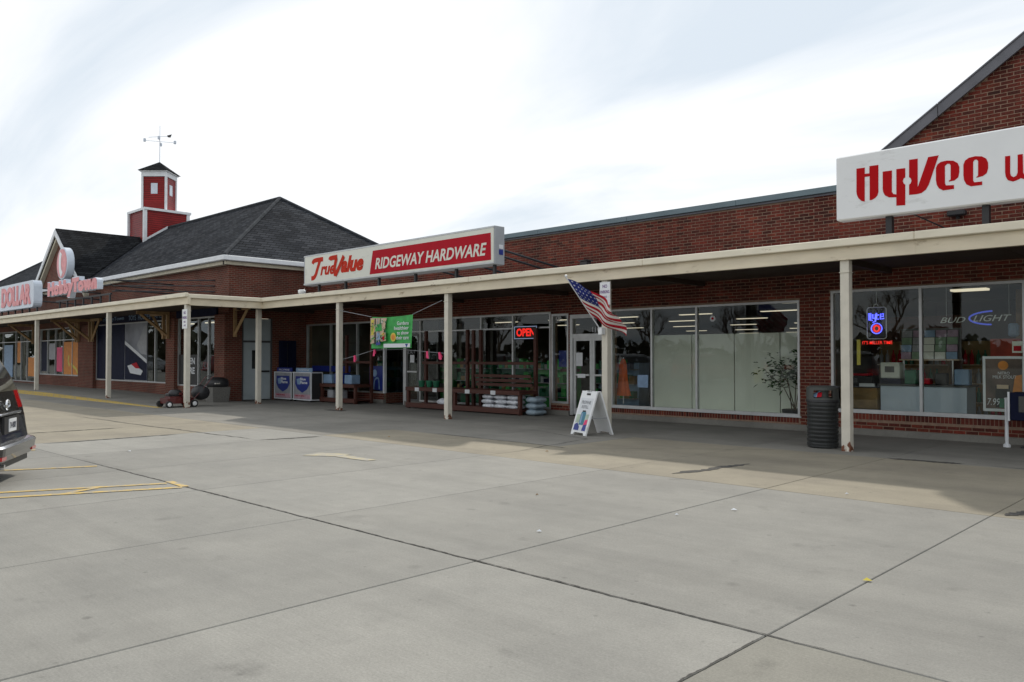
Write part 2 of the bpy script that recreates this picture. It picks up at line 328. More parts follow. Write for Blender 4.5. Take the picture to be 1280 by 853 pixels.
M_conc = concrete_mat('concrete', (.252,.247,.225), (.218,.215,.198), .085)
M_tan = concrete_mat('tan_concrete', (.275,.248,.19), (.222,.2,.158), .05)
M_walk = concrete_mat('walk_concrete', (.225,.216,.192), (.175,.169,.15))
M_buff = concrete_mat('buff_concrete', (.235,.228,.198), (.21,.204,.18))
M_dirt = pm('joint_filler', (.06,.056,.05), .95, .3, 20)
M_tar = pm('crumbled_tar', (.065,.062,.057), .95, .5, 40, 1, bscale=90)
M_yellow = worn_mat('yellow_line_paint', (.55,.38,.10), (.27,.26,.23), .56)
M_yellow_faint = worn_mat('faded_yellow_paint', (.42,.36,.2), (.28,.27,.24), .5, 6)
M_kerbyel = worn_mat('kerb_yellow_paint', (.45,.31,.05), (.22,.2,.17), .6)
M_post = post_mat()
M_cream = pm('cream_fascia_paint', (.68,.60,.45), .55, .1, 3, .15, stretch=(.6,1,2))
M_creamlip = pm('cream_gutter_metal', (.74,.68,.54), .5, .1, 3, .1, stretch=(.6,1,3))
def weather(m, col=(.13,.07,.035), lo=.64, hi=.70, sc=2.2, st=(.8,1,2.2)):
    t = m.node_tree; p = t.nodes['Principled BSDF']; src = p.inputs['Base Color'].links[0].from_socket
    g = N(t, 'ShaderNodeNewGeometry'); mp = N(t, 'ShaderNodeMapping'); mp.inputs['Scale'].default_value = st; t.links.new(g.outputs['Position'], mp.inputs[0])
    n = N(t, 'ShaderNodeTexNoise'); n.inputs['Scale'].default_value = sc; n.inputs['Detail'].default_value = 9; n.inputs['Roughness'].default_value = .72; t.links.new(mp.outputs[0], n.inputs[0])
    r = N(t, 'ShaderNodeMapRange'); r.inputs['From Min'].default_value = lo; r.inputs['From Max'].default_value = hi; t.links.new(n.outputs[0], r.inputs[0])
    q = N(t, 'ShaderNodeMixRGB'); q.inputs[2].default_value = (*col,1); t.links.new(src, q.inputs[1]); t.links.new(r.outputs[0], q.inputs[0]); t.links.new(q.outputs[0], p.inputs['Base Color'])
weather(M_cream, (.30,.22,.13), .60, .72); weather(M_creamlip, (.17,.11,.06), .62, .69, 3.0)
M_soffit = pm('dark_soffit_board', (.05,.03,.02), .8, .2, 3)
M_woodbr = pm('pale_bracket_wood', (.36,.23,.11), .6, .15, 6)
M_cap = pm('blue_grey_coping', (.13,.175,.195), .45, .1, 2, metal=.3)
M_rake = pm('grey_rake_metal', (.12,.12,.135), .5, .15, 3, metal=.2)
M_white = pm('white_trim_paint', (.72,.74,.76), .5, .06, 4)
M_creamtrim = pm('cream_trim', (.56,.52,.4), .6, .1, 4)
M_alu = pm('aluminium_frame', (.50,.51,.51), .4, .08, 6, metal=.5)
M_dkalu = pm('bronze_frame', (.10,.10,.10), .4, .1, 6, metal=.4)
M_black = pm('black_steel', (.02,.02,.022), .5, .15, 8)
M_blackpl = pm('black_plastic', (.028,.03,.03), .42, .15, 8)
M_signwhite = pm('white_sign_face', (.76,.77,.77), .3, .03, 2)
M_signcream = pm('ivory_sign_face', (.68,.68,.60), .35, .04, 2)
M_signgrey = pm('grey_sign_case', (.34,.36,.38), .45, .08, 3)
weather(M_signwhite, (.5,.5,.48), .6, .75, 1.2); weather(M_signcream, (.42,.41,.36), .6, .75, 1.2)
M_red = pm('sign_red', (.42,.008,.02), .6, .04, 3, spec=.12)
M_tvred = pm('script_red', (.50,.03,.012), .6, .05, 3, spec=.12)
M_hvred = pm('letter_red', (.44,.003,.006), .6, .03, 3, spec=.12)
M_pink = pm('pink_letter_face', (.72,.25,.26), .4, .16, 5)
M_lettrim = pm('pale_letter_return', (.62,.68,.76), .4, .06, 4)
M_redwood = pm('red_stained_wood', (.075,.021,.012), .6, .25, 5, .2, stretch=(1,1,6))
M_bagw = pm('white_poly_bag', (.60,.62,.66), .4, .25, 14, .8, bscale=30)
M_bagb = pm('blue_grey_bag', (.30,.38,.44), .4, .2, 9, .3)
M_blue = pm('print_blue', (.015,.03,.22), .4, .15, 4)
M_navy = pm('print_navy', (.010,.013,.035), .6, .2, 4, spec=.08)
M_ltblue = pm('print_light_blue', (.22,.34,.5), .5, .15, 6)
M_paper = pm('white_paper', (.66,.68,.70), .7, .05, 6)
M_ink = pm('print_black', (.02,.02,.02), .6, .05, 6)
M_purple = pm('print_violet', (.14,.05,.22), .6, .05, 6)
M_green = pm('print_green', (.03,.33,.06), .5, .25, 6)
M_dkgreen = pm('print_dark_green', (.01,.14,.07), .5, .2, 6)
M_orange = pm('print_orange', (.62,.22,.03), .6, .15, 6)
M_yel = pm('print_yellow', (.6,.5,.06), .5, .1, 6)
M_skin = pm('print_beige', (.5,.38,.26), .5, .15, 6)
M_grey = pm('print_grey', (.3,.31,.33), .5, .15, 6)
M_hotpink = pm('pink_ribbon', (.75,.04,.16), .5, .1, 6)
M_concbin = pm('pebbled_concrete', (.16,.155,.14), .9, .3, 40, .8)
M_carpaint = pm('car_grey_paint', (.03,.03,.028), .25, .04, 4, metal=.3, coat=.7)
M_carglass = pm('car_glass', (.03,.034,.034), .03, 0, 4, spec=.9)
M_taillight = pm('tail_lamp_red', (.5,.01,.012), .15, .05, 8, coat=1)
M_chrome = pm('chrome', (.75,.76,.78), .12, .02, 5, metal=1)
M_rubber = pm('tyre_rubber', (.025,.025,.025), .85, .2, 20)
M_rim = pm('wheel_rim', (.5,.5,.5), .35, .05, 6, metal=.8)
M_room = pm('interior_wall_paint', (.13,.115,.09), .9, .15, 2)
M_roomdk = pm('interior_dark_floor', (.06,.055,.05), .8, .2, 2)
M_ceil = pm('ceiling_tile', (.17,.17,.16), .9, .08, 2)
M_lamp = pm('lit_tube', (.9,.9,.85), .5, 0, 2, emit=(1,.88,.66), es=.75)
M_panel = pm('grey_green_board', (.72,.74,.66), .8, .04, 2)
M_counter = pm('pale_blue_counter', (.55,.63,.72), .6, .06, 2)
M_cardboard = pm('cardboard', (.27,.17,.07), .85, .2, 5)
M_leaf = pm('leaf_green', (.03,.075,.018), .7, .35, 8, spec=.1)
M_pot = pm('dark_pot', (.025,.025,.03), .5, .1, 8)
M_stem = pm('stem_bark', (.10,.07,.045), .8, .2, 10)
M_neonblue = pm('neon_blue', (.1,.1,.8), .4, 0, 2, emit=(.10,.12,1), es=2.2)
M_neonred = pm('neon_red', (.8,.02,.02), .4, 0, 2, emit=(1,.02,.01), es=.85)
M_neonwhite = pm('unlit_neon_tube', (.62,.64,.6), .3, .1, 8)
M_mowred = pm('mower_red', (.09,.010,.009), .35, .1, 8)
M_rust = pm('rust', (.18,.06,.025), .9, .4, 25, .8)
M_flag = flag_mat()

# ------------------------------------------------------------------ ground
gr = MB().quad([(-400,-400,-.045),(400,-400,-.045),(400,400,-.045),(-400,400,-.045)]).build('ground', M_dirt); gr['kind'] = 'structure'
lot = bpy.data.objects.new('parking_lot', None); COL.objects.link(lot); lot['kind'] = 'structure'
rows = [(-40,-13.4,0),(-13.4,-9,0),(-9,-4.7,0),(-4.7,-.35,0),(-.35,4.1,0),(4.1,8.65,0),(8.65,12.5,0),(12.5,15.97,0)]
SL = {}
def slab(x0, y0, x1, y1, mat, name='concrete_slab'):
    key = (round(x1-x0,3), round(y1-y0,3), mat.name); j = .0045
    if key not in SL:
        SL[key] = MB().box(-(x1-x0)/2+j, -(y1-y0)/2+j, -.04, (x1-x0)/2-j, (y1-y0)/2-j, 0, c=.005)
        o = SL[key].build(name, mat, lot, local=True); SL[key] = o
    else:
        o = SL[key].copy(); COL.objects.link(o)
    o.location = ((x0+x1)/2, (y0+y1)/2, -random.random()*.002)
    return o
XJ = [-2.05 - 2.28*k for k in range(-6, 22)]
for ri, (y0, y1, _) in enumerate(rows):
    if ri < 2 or True:
        for k in range(len(XJ)-1):
            x1, x0 = XJ[k], XJ[k+1]
            if ri < 3:
                if k % 3: continue
                x0 = XJ[min(k+3, len(XJ)-1)]
            cxm = (x0+x1)/2
            if y0 > 8 and x1 < -23.9 and y0 > 9: 
                pass
            mat = M_conc
            if ri == 6: mat = M_tan if cxm > -8.3 else M_walk
            if ri == 7: mat = M_walk
            if ri == 5 and -34 < cxm < -15.2: mat = M_tan
            if ri == 4 and cxm > -2: mat = M_buff
            if ri == 6 and -13.1 < cxm < -8.3:
                slab(x0, y0, x1, 10.35, M_tan); slab(x0, 10.35, x1, y1, M_walk); continue
            slab(x0, y0, x1, y1, mat)
# outlying paving to the horizon
pav = MB()
for (x0,y0,x1,y1) in ((-300,-300,300,-40),(-300,-40,XJ[-1],16),(XJ[0],-40,300,15.97)):
    pav.box(x0,y0,-.04,x1,y1,-.003)
pav.build('paving', M_conc)['kind'] = 'structure'
# raised walk in front of the gabled shop, ramping down towards its corner post
W = MB()
def zr(x): return .004 + max(0, min(1, (-24.2-x)/11))*.115
xs = [-24.2,-27,-30,-33,-35.2,-45,-60,-80]
for a, b in zip(xs[:-1], xs[1:]):
    W.grid_faces([(a,10.06,zr(a)),(b,10.06,zr(b)),(b,13.2,zr(b)),(a,13.2,zr(a)),(a,10.06,-.02),(b,10.06,-.02)], [(0,3,2,1)[::1],(0,1,5,4)])
W.build('raised_walkway', M_walk)['kind'] = 'structure'
K = MB()
for a, b in zip(xs[:-1], xs[1:]):
    K.grid_faces([(a,9.88,-.02),(b,9.88,-.02),(b,9.90,zr(b)+.003),(a,9.90,zr(a)+.003),(b,10.058,zr(b)+.003),(a,10.058,zr(a)+.003)], [(0,3,2,1),(3,5,4,2)])
K.build('kerb', M_kerbyel)['kind'] = 'structure'
# painted bay lines (each a worn strip)
def strip(name, pts, wd, mat, z=.005):
    m = MB()
    for (a, b) in pts:
        a, b = Vector(a), Vector(b); d = (b-a).normalized(); n = Vector((-d.y, d.x))*wd/2
        m.quad([(*(a-n), z), (*(b-n), z), (*(b+n), z), (*(a+n), z)])
    o = m.build(name, mat); o['kind'] = 'structure'; return o
strip('painted_line', [((-11.83,4.02),(-13.9,-.75))], .1, M_yellow)
strip('painted_line', [((-9.2,4.05),(-11.3,-.75)), ], .1, M_yellow, .0052)
strip('painted_line', [((-9.62,4.05),(-11.7,-.75))], .1, M_yellow, .0048)
strip('painted_line', [((-9.22,4.1),(-9.75,4.13)), ((-9.86,3.35),(-9.72,3.0)), ((-10.35,2.25),(-10.2,1.85))], .09, M_yellow, .0056)
strip('painted_line', [((-14.6,4.02),(-16.7,-.75))], .1, M_yellow)
arrow = MB().quad([(-10.85,6.62,.005),(-10.35,6.95,.005),(-10.45,7.25,.005),(-10.98,7.0,.005)]).quad([(-10.35,6.9,.0052),(-9.62,6.93,.0052),(-9.6,7.1,.0052),(-10.4,7.1,.0052)])
arrow.build('faded_arrow_marking', M_yellow_faint)['kind'] = 'structure'
# cracks and crumbled filler
def crack(pts, wd, mat=M_tar, name='crack', z=.004, seg=26, jit=.6):
    rnd = random.Random(hash(tuple(pts)) & 0xffff); L, Rr = [], []
    P = []
    for a, b in zip(pts[:-1], pts[1:]):
        for i in range(seg): P.append(Vector(a).lerp(Vector(b), i/seg))
    P.append(Vector(pts[-1])); n_ = len(P); off = 0
    for i, p in enumerate(P):
        d = (P[min(i+1,n_-1)]-P[max(i-1,0)]).normalized(); n = Vector((-d.y, d.x)); off = off*.8 + rnd.uniform(-1,1)*wd*jit*.5
        e = wd*(.35+.65*rnd.random())*min(1, 6*min(i, n_-1-i)/n_+.08)/2
        L.append(p+n*(off+e)); Rr.append(p+n*(off-e))
    m = MB()
    for i in range(n_-1): m.quad([(*Rr[i],z),(*Rr[i+1],z),(*L[i+1],z),(*L[i],z)])
    m.build(name, mat)['kind'] = 'structure'
for c in ([((-5.75,8.9),(-5.45,10.5))], [((-4.3,12.5),(-3.3,12.6))], [((-1.95,8.75),(-1.6,9.6))]): crack(c[0], .17, jit=.25)
crack([(-1.2,4.1),(-4.3,4.1),(-9.2,4.1),(-13,4.1)], .022, seg=90, jit=.5)
crack([(-2.05,2.9),(-2.05,4.1)], .012, seg=60, jit=.6)
crack([(-22.5,7.05),(-17,7.2),(-13.5,7.32)], .05, jit=.8)
crack([(-13.45,7.35),(-13.2,8.5)], .09, jit=.4)
crack([(-15.6,4.4),(-15.6,6.9)], .10, jit=.3); crack([(-17.9,4.6),(-17.9,6.6)], .08, jit=.3)
crack([(-8.3,10.4),(-5.8,12.6)], .02, jit=1.5); crack([(-3.3,12.6),(1,12.4)], .03, jit=1); crack([(-8.9,9.2),(-9.3,11.6),(-11,12.2)], .025, jit=1.2)
crack([(-12.6,10.4),(-9.6,10.33),(-8.35,10.2)], .03, jit=.8)
rr = random.Random(4)
for (x, y, wd, c) in ((-3.93,7.2,.05,M_paper),(-4.2,6.6,.03,M_paper),(-4.65,5.15,.04,M_paper),(-2.05,5.55,.05,M_yel),(-5.9,6.5,.03,M_cardboard),(-3.5,8.9,.03,M_paper),(-8.5,9.6,.05,M_cardboard),(-12.2,9.3,.05,M_cardboard),(-13.3,5.0,.06,M_paper)):
    wd *= .55; m = MB().quad([(x-wd,y-wd*.5,.006),(x+wd*.7,y-wd*.6,.012),(x+wd,y+wd*.5,.008),(x-wd*.4,y+wd*.6,.022)])
    m.build('litter_scrap', c)['kind'] = 'structure'

# ------------------------------------------------------------------ brickwork
BL, BH, BP, CP = .1905, .0545, .2032, .0667
YW = 16.0
full_mesh = [None]
def brickwork(parent, x0, x1, z0, z1, openings, top=None, visible=None, soldier=(), maxn=300):
    stuff = MB(); full = []
    nrow = int((z1-z0)/CP)
    for r in range(nrow):
        za = z0 + r*CP; zb = za + BH; zc = (za+zb)/2
        ph = 0 if r % 2 else BP/2
        i0 = math.floor((x0-ph)/BP)-1; i1 = math.ceil((x1-ph)/BP)+1
        cut = [(a-.002, b+.002) for (a, b, c, d) in openings if c-.02 < zc < d+.02] + [(a, b) for (a, b, c, d) in soldier if c-.03 < zc < d]
        for i in range(i0, i1):
            xa = ph + i*BP; xb = xa + BL; xm = (xa+xb)/2
            if top and za+BH > top(xm): continue
            segs = [(max(xa, x0), min(xb, x1))]
            for (a, b) in cut:
                ns = []
                for (p, q) in segs:
                    if q <= a or p >= b: ns.append((p, q)); continue
                    if p < a: ns.append((p, a-.004))
                    if q > b: ns.append((b+.004, q))
                segs = ns
            for (p, q) in segs:
                if q-p < .03: continue
                if q-p > BL-.001: full.append((p, za))
                else: stuff.box(p, YW-.0005*((r+i) % 3), za, q, YW+.02, zb)
    rnd = random.Random(3)
    full.sort(key=lambda c: (0 if visible and visible(*c) else 1, (c[0]**2 + YW**2 + (c[1]-1.5)**2)))
    for k, (x, z) in enumerate(full):
        pr = rnd.choice((0,0,.0015,.003,-.0015))
        if k < maxn:
            if full_mesh[0] is None:
                b = MB(); c = .003
                vs = [(0,.02,0),(BL,.02,0),(BL,.02,BH),(0,.02,BH),(0,c,0),(BL,c,0),(BL,c,BH),(0,c,BH),(c,0,c),(BL-c,0,c),(BL-c,0,BH-c),(c,0,BH-c)]
                b.grid_faces(vs, [(8,9,10,11)]+[(4+i,4+(i+1)%4,8+(i+1)%4,8+i) for i in range(4)]+[(i,(i+1)%4,4+(i+1)%4,4+i) for i in range(4)])
                full_mesh[0] = b.build('brick', M_brick); o = full_mesh[0]
            else:
                o = full_mesh[0].copy(); COL.objects.link(o)
            o.parent = parent; o.location = (x-parent.location.x, YW-pr-parent.location.y, z-parent.location.z)
        else:
            stuff.grid_faces([(x,YW-pr,z),(x+BL,YW-pr,z),(x+BL,YW-pr,z+BH),(x,YW-pr,z+BH),(x,YW+.02,z),(x+BL,YW+.02,z),(x+BL,YW+.02,z+BH),(x,YW+.02,z+BH)], [(0,1,2,3),(0,4,5,1),(3,2,6,7),(0,3,7,4),(1,5,6,2)])
    for (a, b, c, d) in soldier:
        n = int((b-a)/CP)
        for i in range(n): stuff.box(a+i*CP, YW-.001*rnd.random(), c, a+i*CP+BH, YW+.02, d)
    o = stuff.build('brick', M_brick, parent); o['kind'] = 'stuff'
def core(parent, x0, x1, z0, z1, openings, y0=YW+.004, y1=YW+.24, mat=None, name='mortar_backing'):
    xs = sorted({x0, x1, *[v for o in openings for v in o[:2] if x0 < v < x1]}); zs = sorted({z0, z1, *[v for o in openings for v in o[2:4] if z0 < v < z1]})
    m = MB()
    for a, b in zip(xs[:-1], xs[1:]):
        run = None
        for c, d in zip(zs[:-1], zs[1:]):
            cx_, cz_ = (a+b)/2, (c+d)/2
            if any(o[0] < cx_ < o[1] and o[2] < cz_ < o[3] for o in openings): continue
            m.box(a, y0, c, b, y1, d)
    return m.build(name, mat or M_mortar, parent)
def window(parent, x0, x1, z0, z1, mull, y=YW, fw=.05, mat=None, trans=(), name='window', dep=.09):
    mat = mat or M_alu
    f = MB(); ya, yb = y-.006, y+dep
    f.box(x0,ya,z0,x0+fw,yb,z1).box(x1-fw,ya,z0,x1,yb,z1).box(x0+fw,ya,z0,x1-fw,yb,z0+fw).box(x0+fw,ya,z1-fw,x1-fw,yb,z1)
    wf = f.build(name, mat, parent)
    for q in mull: B(q-fw/2, ya+.002, z0+fw, q+fw/2, yb-.002, z1-fw).build('mullion', mat, wf)
    ed = [x0+fw] + [e for q in mull for e in (q-fw/2, q+fw/2)] + [x1-fw]
    for a, b in zip(ed[::2], ed[1::2]):
        zz_ = [z0+fw] + [e for q in trans for e in (q-.02, q+.02)] + [z1-fw]
        for q in trans: B(a, ya+.004, q-.02, b, yb-.004, q+.02).build('transom', mat, wf)
        for c, d in zip(zz_[::2], zz_[1::2]):
            MB().box(a, y+dep*.5, c, b, y+dep*.5+.008, d).build('pane', M_glass, wf)
    return wf

# ------------------------------------------------------------------ hardware store
hw = thing('hardware_store', 'long low red brick hardware shop with wide glass front under the canopy', 'building', (-16, 16, 0))
XB = -6.9
op_hw = [(-25.95,-21.27,.33,2.70),(-21.27,-20.23,0,2.70),(-20.23,-14.03,.13,2.70),(-14.0,-13.42,.30,2.64),(-13.36,-12.10,.02,2.60),(-12.05,-7.23,.29,2.68)]
hwz = [(-12.05,-7.23,.155,.285)]
core(hw, -26, XB, .12, 4.80, op_hw)
brickwork(hw, -26, XB, .125, 4.78, op_hw, visible=lambda x, z: x < XB and (z < 3.4 or 3.85 < z < 4.75), soldier=hwz)
fo = MB()
for (a, b) in ((-26,-21.27),(-20.2,-13.4),(-12.07,XB)): fo.box(a, 15.965, -.02, b, 16.2, .12, c=.01)
fo.build('footing', M_walk, hw)
x = -26.0
while x < -6.7:
    x2 = min(x+2.9, -6.35)
    B(x+.002, 15.90, 4.80, x2-.002, 16.32, 4.925, c=.006).build('coping', M_cap, hw)
    B(x+.002, 15.955, 4.755, x2-.002, 15.985, 4.798).build('drip_edge', M_rake, hw)
    x = x2
B(-26, 16.3, 4.5, -6.3, 50, 4.6).build('roof', M_rake, hw)
# display window at the far end, the recess, the storefront, the door, the big show window
window(hw, -25.95,-21.27,.33,2.70, [-24.4,-22.8], mat=M_alu)
wf = window(hw, -20.23,-14.03,.13,2.70, [-19.43,-18.1,-16.7,-15.43], trans=(2.3,), mat=M_alu)
window(hw, -14.0,-13.42,.30,2.64, [])
window(hw, -12.05,-7.23,.29,2.68, [-10.86,-9.65], fw=.045)
B(-12.07,15.97,.262,-7.2,16.05,.292).build('sill', M_alu, hw)
rc = MB().box(-21.36,16.09,0,-21.25,17.4,.34); rc.build('recess_wall', M_farbrick, hw)
B(-21.33,16.1,.34,-21.28,17.4,2.7).build('recess_glass', M_darkglass, hw)
B(-21.30,15.99,.33,-21.24,16.09,2.7).build('corner_post', M_white, hw)
B(-20.24,15.98,0,-20.10,16.12,2.7).build('corner_post', M_alu, hw)
dr = MB().box(-21.25,17.4,0,-20.2,17.48,2.1); d1 = dr.build('recess_door', M_dkalu, hw)
B(-21.15,17.385,.2,-20.3,17.4,2.0).build('pane', M_darkglass, d1)
B(-21.25,17.4,2.1,-20.2,17.5,2.9).build('recess_transom', M_dkalu, hw)
B(-20.83,17.37,1.45,-20.6,17.384,1.78).build('paper_notice', M_paper, d1)
def leaf_door(parent, x0, x1, z0, z1, y, fmat, name='door', bar=True):
    f = MB(); k = .075
    f.box(x0,y,z0,x0+k,y+.05,z1).box(x1-k,y,z0,x1,y+.05,z1).box(x0+k,y,z0,x1-k,y+.05,z0+.16).box(x0+k,y,z1-k,x1-k,y+.05,z1)
    d = f.build(name, fmat, parent)
    B(x0+k,y+.02,z0+.16,x1-k,y+.03,z1-k).build('pane', M_glass, d)
    if bar:
        B(x0+k,y-.03,1.03,x1-k,y-.005,1.075).build('push_bar', M_alu, d)
    return d
ex = leaf_door(hw, -20.09,-19.46,.03,2.25,15.985, M_dkalu)
MB().text('EXIT', (-20.0,15.98,1.62), XU, ZU, NF, .4, .11).build('lettering', M_grey, ex)
B(-19.88,15.975,1.34,-19.68,15.982,1.58).build('paper_notice', M_paper, ex)
df = MB().box(-13.36,15.985,.02,-13.27,16.12,2.6).box(-12.19,15.985,.02,-12.10,16.12,2.6).box(-13.27,15.985,2.5,-12.19,16.12,2.6).box(-13.27,15.987,2.0,-12.19,16.1,2.10)
dfo = df.build('door_frame', M_alu, hw)
B(-13.27,16.05,2.1,-12.19,16.058,2.5).build('pane', M_glass, dfo)
MB().text('1107', (-12.66,16.04,2.14), XU, ZU, NF, .34, .13, bold=.02).build('lettering', M_paper, dfo)
dd = leaf_door(hw, -13.27,-12.66,.04,2.0,16.02, M_alu); leaf_door(hw, -12.655,-12.19,.04,2.0,16.02, M_alu)
B(-13.17,16.005,1.28,-12.96,16.015,1.62).build('paper_notice', M_paper, dd)
B(-13.1,15.98,.98,-12.85,15.993,1.08).build('door_plate', M_white, dd)
# interior shell
B(-25.98,16.3,-.02,XB-.02,50,.0).build('interior_floor', M_roomdk, hw)
B(-25.98,16.26,3.0,XB-.02,50,3.05).build('ceiling', M_ceil, hw)
iw = MB().box(-25.98,49.9,0,XB-.02,50,3.0).box(-26.0,16.26,0,-25.97,49.9,3.0).box(-6.96,16.26,0,-6.93,49.9,3.0); iw.build('interior_wall', M_room, hw)
for (xx, yy) in [(-24,18),(-21,20),(-18.5,18),(-17,21),(-15,18.5),(-13,20.5),(-11.4,18.6),(-11,20.2),(-9.6,18.6),(-9.2,20.6),(-8.2,19.2),(-13.4,18)]+[(x_, y_) for y_ in (24,28,33,39,45) for x_ in (-23.5,-20.5,-17.5,-14.5,-11.5,-8.8)]:
    l = B(xx-.6,yy-.08,2.955,xx+.6,yy+.08,2.998).build('ceiling_light', M_lamp, hw)
    B(xx-.62,yy-.11,2.975,xx+.62,yy+.11,2.9995).build('light_housing', M_white, hw)
# screen boards behind the show window
B(-11.49,16.42,.02,-7.0,16.46,.285).build('display_plinth', M_roomdk, hw)
for a, b in zip([-11.46,-10.31,-9.19,-8.08],[-10.32,-9.2,-8.09,-7.0]): B(a+.006,16.9,.02,b-.006,16.94,2.05,c=.004).build('screen_board', M_panel, hw)
B(-12.05,16.12,.2,-7.2,16.9,.27).build('display_ledge', M_panel, hw)

# ------------------------------------------------------------------ liquor store with the gable
lq = thing('wine_shop', 'red brick wine shop with a steep brick gable at the right edge', 'building', (-3, 16, 0))
GX, GZ, GS = .5, 4.87+6.85*.684, .684
def rake(x): return GZ - GS*abs(x-GX) - .12
XR = 7.4
op_l = [(-6.58,1.7,.44,2.83),(3.2,6.6,.44,2.83)]
core(lq, XB, XR, .12, 4.5, op_l)
# gable core
MB().prism([(XB,4.5),(XR,4.5),(XR,4.85),(GX,GZ-.12),(-6.35,4.85),(XB,4.8)], (0,YW+.24,0), XU, ZU, NF, .236).build('gable_backing', M_mortar, lq)
brickwork(lq, XB, XR, .125, GZ-.1, op_l, top=lambda x: rake(x) if x > -6.45 else 4.79, soldier=[(-6.58,1.7,.30,.435)],
          visible=lambda x, z: x < -3.25 and (z < 3.4 or 3.85 < z < 4.25 or z > 5.4))
fo = MB().box(XB, 15.965, -.02, XR, 16.2, .12, c=.01); fo.build('footing', M_walk, lq)
# rake boards in lengths
for s in (-1, 1):
    L = 7.05 if s > 0 else 6.72; n = 4
    for i in range(n):
        t0, t1 = i*L/n+.006, (i+1)*L/n-.006
        a = (GX+s*t0, GZ-GS*t0); b = (GX+s*t1, GZ-GS*t1)
        MB().prism([a, b, (b[0], b[1]-.21), (a[0], a[1]-.21)], (0,15.93,0), XU, ZU, NF, .05).build('rake_board', M_rake, lq)
        MB().prism([(a[0],a[1]+.03), (b[0],b[1]+.03), (b[0],b[1]), (a[0],a[1])], (0,26,0), XU, ZU, NF, 10.14).build('roof_edge', M_rake, lq)
window(lq, -6.58,1.7,.44,2.83, [-4.91,-3.25,-1.6,.05], fw=.05)
window(lq, 3.2,6.6,.44,2.83, [4.9], fw=.05)
B(-6.6,15.97,.418,1.72,16.05,.445).build('sill', M_alu, lq)
B(XB+.02,16.3,-.02,XR,24,.0).build('interior_floor', M_roomdk, lq)
B(XB+.02,16.26,3.0,XR,24,3.05).build('ceiling', M_ceil, lq)
MB().box(XB,23.9,0,XR,24,3).box(XB-.028,16.26,0,XB+.0,23.9,3).box(XR-.05,16.26,0,XR,23.9,3).build('interior_wall', M_room, lq)
B(-4.3,20.4,0,-1.0,20.5,3).build('timber_partition', M_cardboard, lq)
B(-6.85,18.9,0,-5.0,19,2.4).build('timber_partition', M_redwood, lq)
for (xx, yy) in [(-5.15,18.0),(-5.0,19.6),(-2,18.5)]:
    B(xx-.35,yy-.15,2.955,xx+.35,yy+.15,2.998).build('ceiling_light', M_lamp, lq)

# ------------------------------------------------------------------ gabled shop on the left
hb = thing('gabled_shop', 'brick shop with grey hipped roof, front gable and red cupola, at the left', 'building', (-45, 13, 0))
YH = 13.0
op_h = [(-38.5,-30.75,.5,2.95),(-30.0,-26.75,.45,2.95),(-46.6,-40.45,.62,2.95),(-56,-47.4,.2,2.95),(-63,-57,.6,2.95)]
core(hb, -66, -26, 0, 4.78, op_h, y0=YH, y1=YH+.28, mat=M_farbrick, name='front_wall')
sw = MB()
for (y0, y1, z0, z1) in ((13.28,13.5,0,4.78),(13.5,14.66,2.88,4.78),(14.66,22,0,4.78)): sw.box(-26.28,y0,z0,-26,y1,z1)
sw.build('side_wall', M_farbrick, hb)
B(-26.27,21.9,0,-66,22.2,4.7).build('rear_wall', M_farbrick, hb)
# piers stand proud of the glass
for (a, b) in ((-40.45,-38.5),(-30.75,-30.0),(-26.75,-26.0)):
    B(a, 12.86, 0, b, 12.998, 2.98).build('pier', M_farbrick, hb)
# trim under the eaves
B(-66.1,12.78,4.66,-25.9,12.995,4.775).build('frieze_board', M_creamtrim, hb)
B(-25.995,12.78,4.66,-25.8,22.2,4.775).build('frieze_board', M_creamtrim, hb)
B(-66.2,12.62,4.785,-25.62,12.80,4.95,c=.015).build('gutter', M_white, hb)
B(-25.8,12.80,4.785,-25.62,22.3,4.95,c=.015).build('gutter', M_white, hb)
EZ, EY, EX, RX, RY, RZ = 4.955, 12.7, -25.7, -30.5, 17.5, 8.2
LX, LRX = -66, -61.2
rf = MB()
rf.quad([(LX,EY,EZ),(EX,EY,EZ),(RX,RY,RZ),(LRX,RY,RZ)]).quad([(EX,EY,EZ),(EX,22.3,EZ),(RX,RY,RZ)]).quad([(EX,22.3,EZ),(LX,22.3,EZ),(LRX,RY,RZ),(RX,RY,RZ)]).quad([(LX,22.3,EZ),(LX,EY,EZ),(LRX,RY,RZ)])
rf.quad([(LX,EY,EZ-.06),(LX,22.3,EZ-.06),(EX,22.3,EZ-.06),(EX,EY,EZ-.06)])
rf.quad([(LX,EY,EZ-.06),(EX,EY,EZ-.06),(EX,EY,EZ),(LX,EY,EZ)]).quad([(EX,EY,EZ-.06),(EX,22.3,EZ-.06),(EX,22.3,EZ),(EX,EY,EZ)])
rfo = rf.build('roof', M_shingle, hb)
M_hip = pm('ridge_shingle', (.06,.064,.07), .9, .3, 4, spec=.02)
for (a, b) in (((EX,EY,EZ+.02),(RX,RY,RZ+.02)),((EX,22.3,EZ+.02),(RX,RY,RZ+.02)),((RX,RY,RZ+.02),(LRX,RY,RZ+.02)),((LX,EY,EZ+.02),(LRX,RY,RZ+.02))):
    MB().tube([a, b], .07, n=6).build('hip_cap', M_hip, rfo)
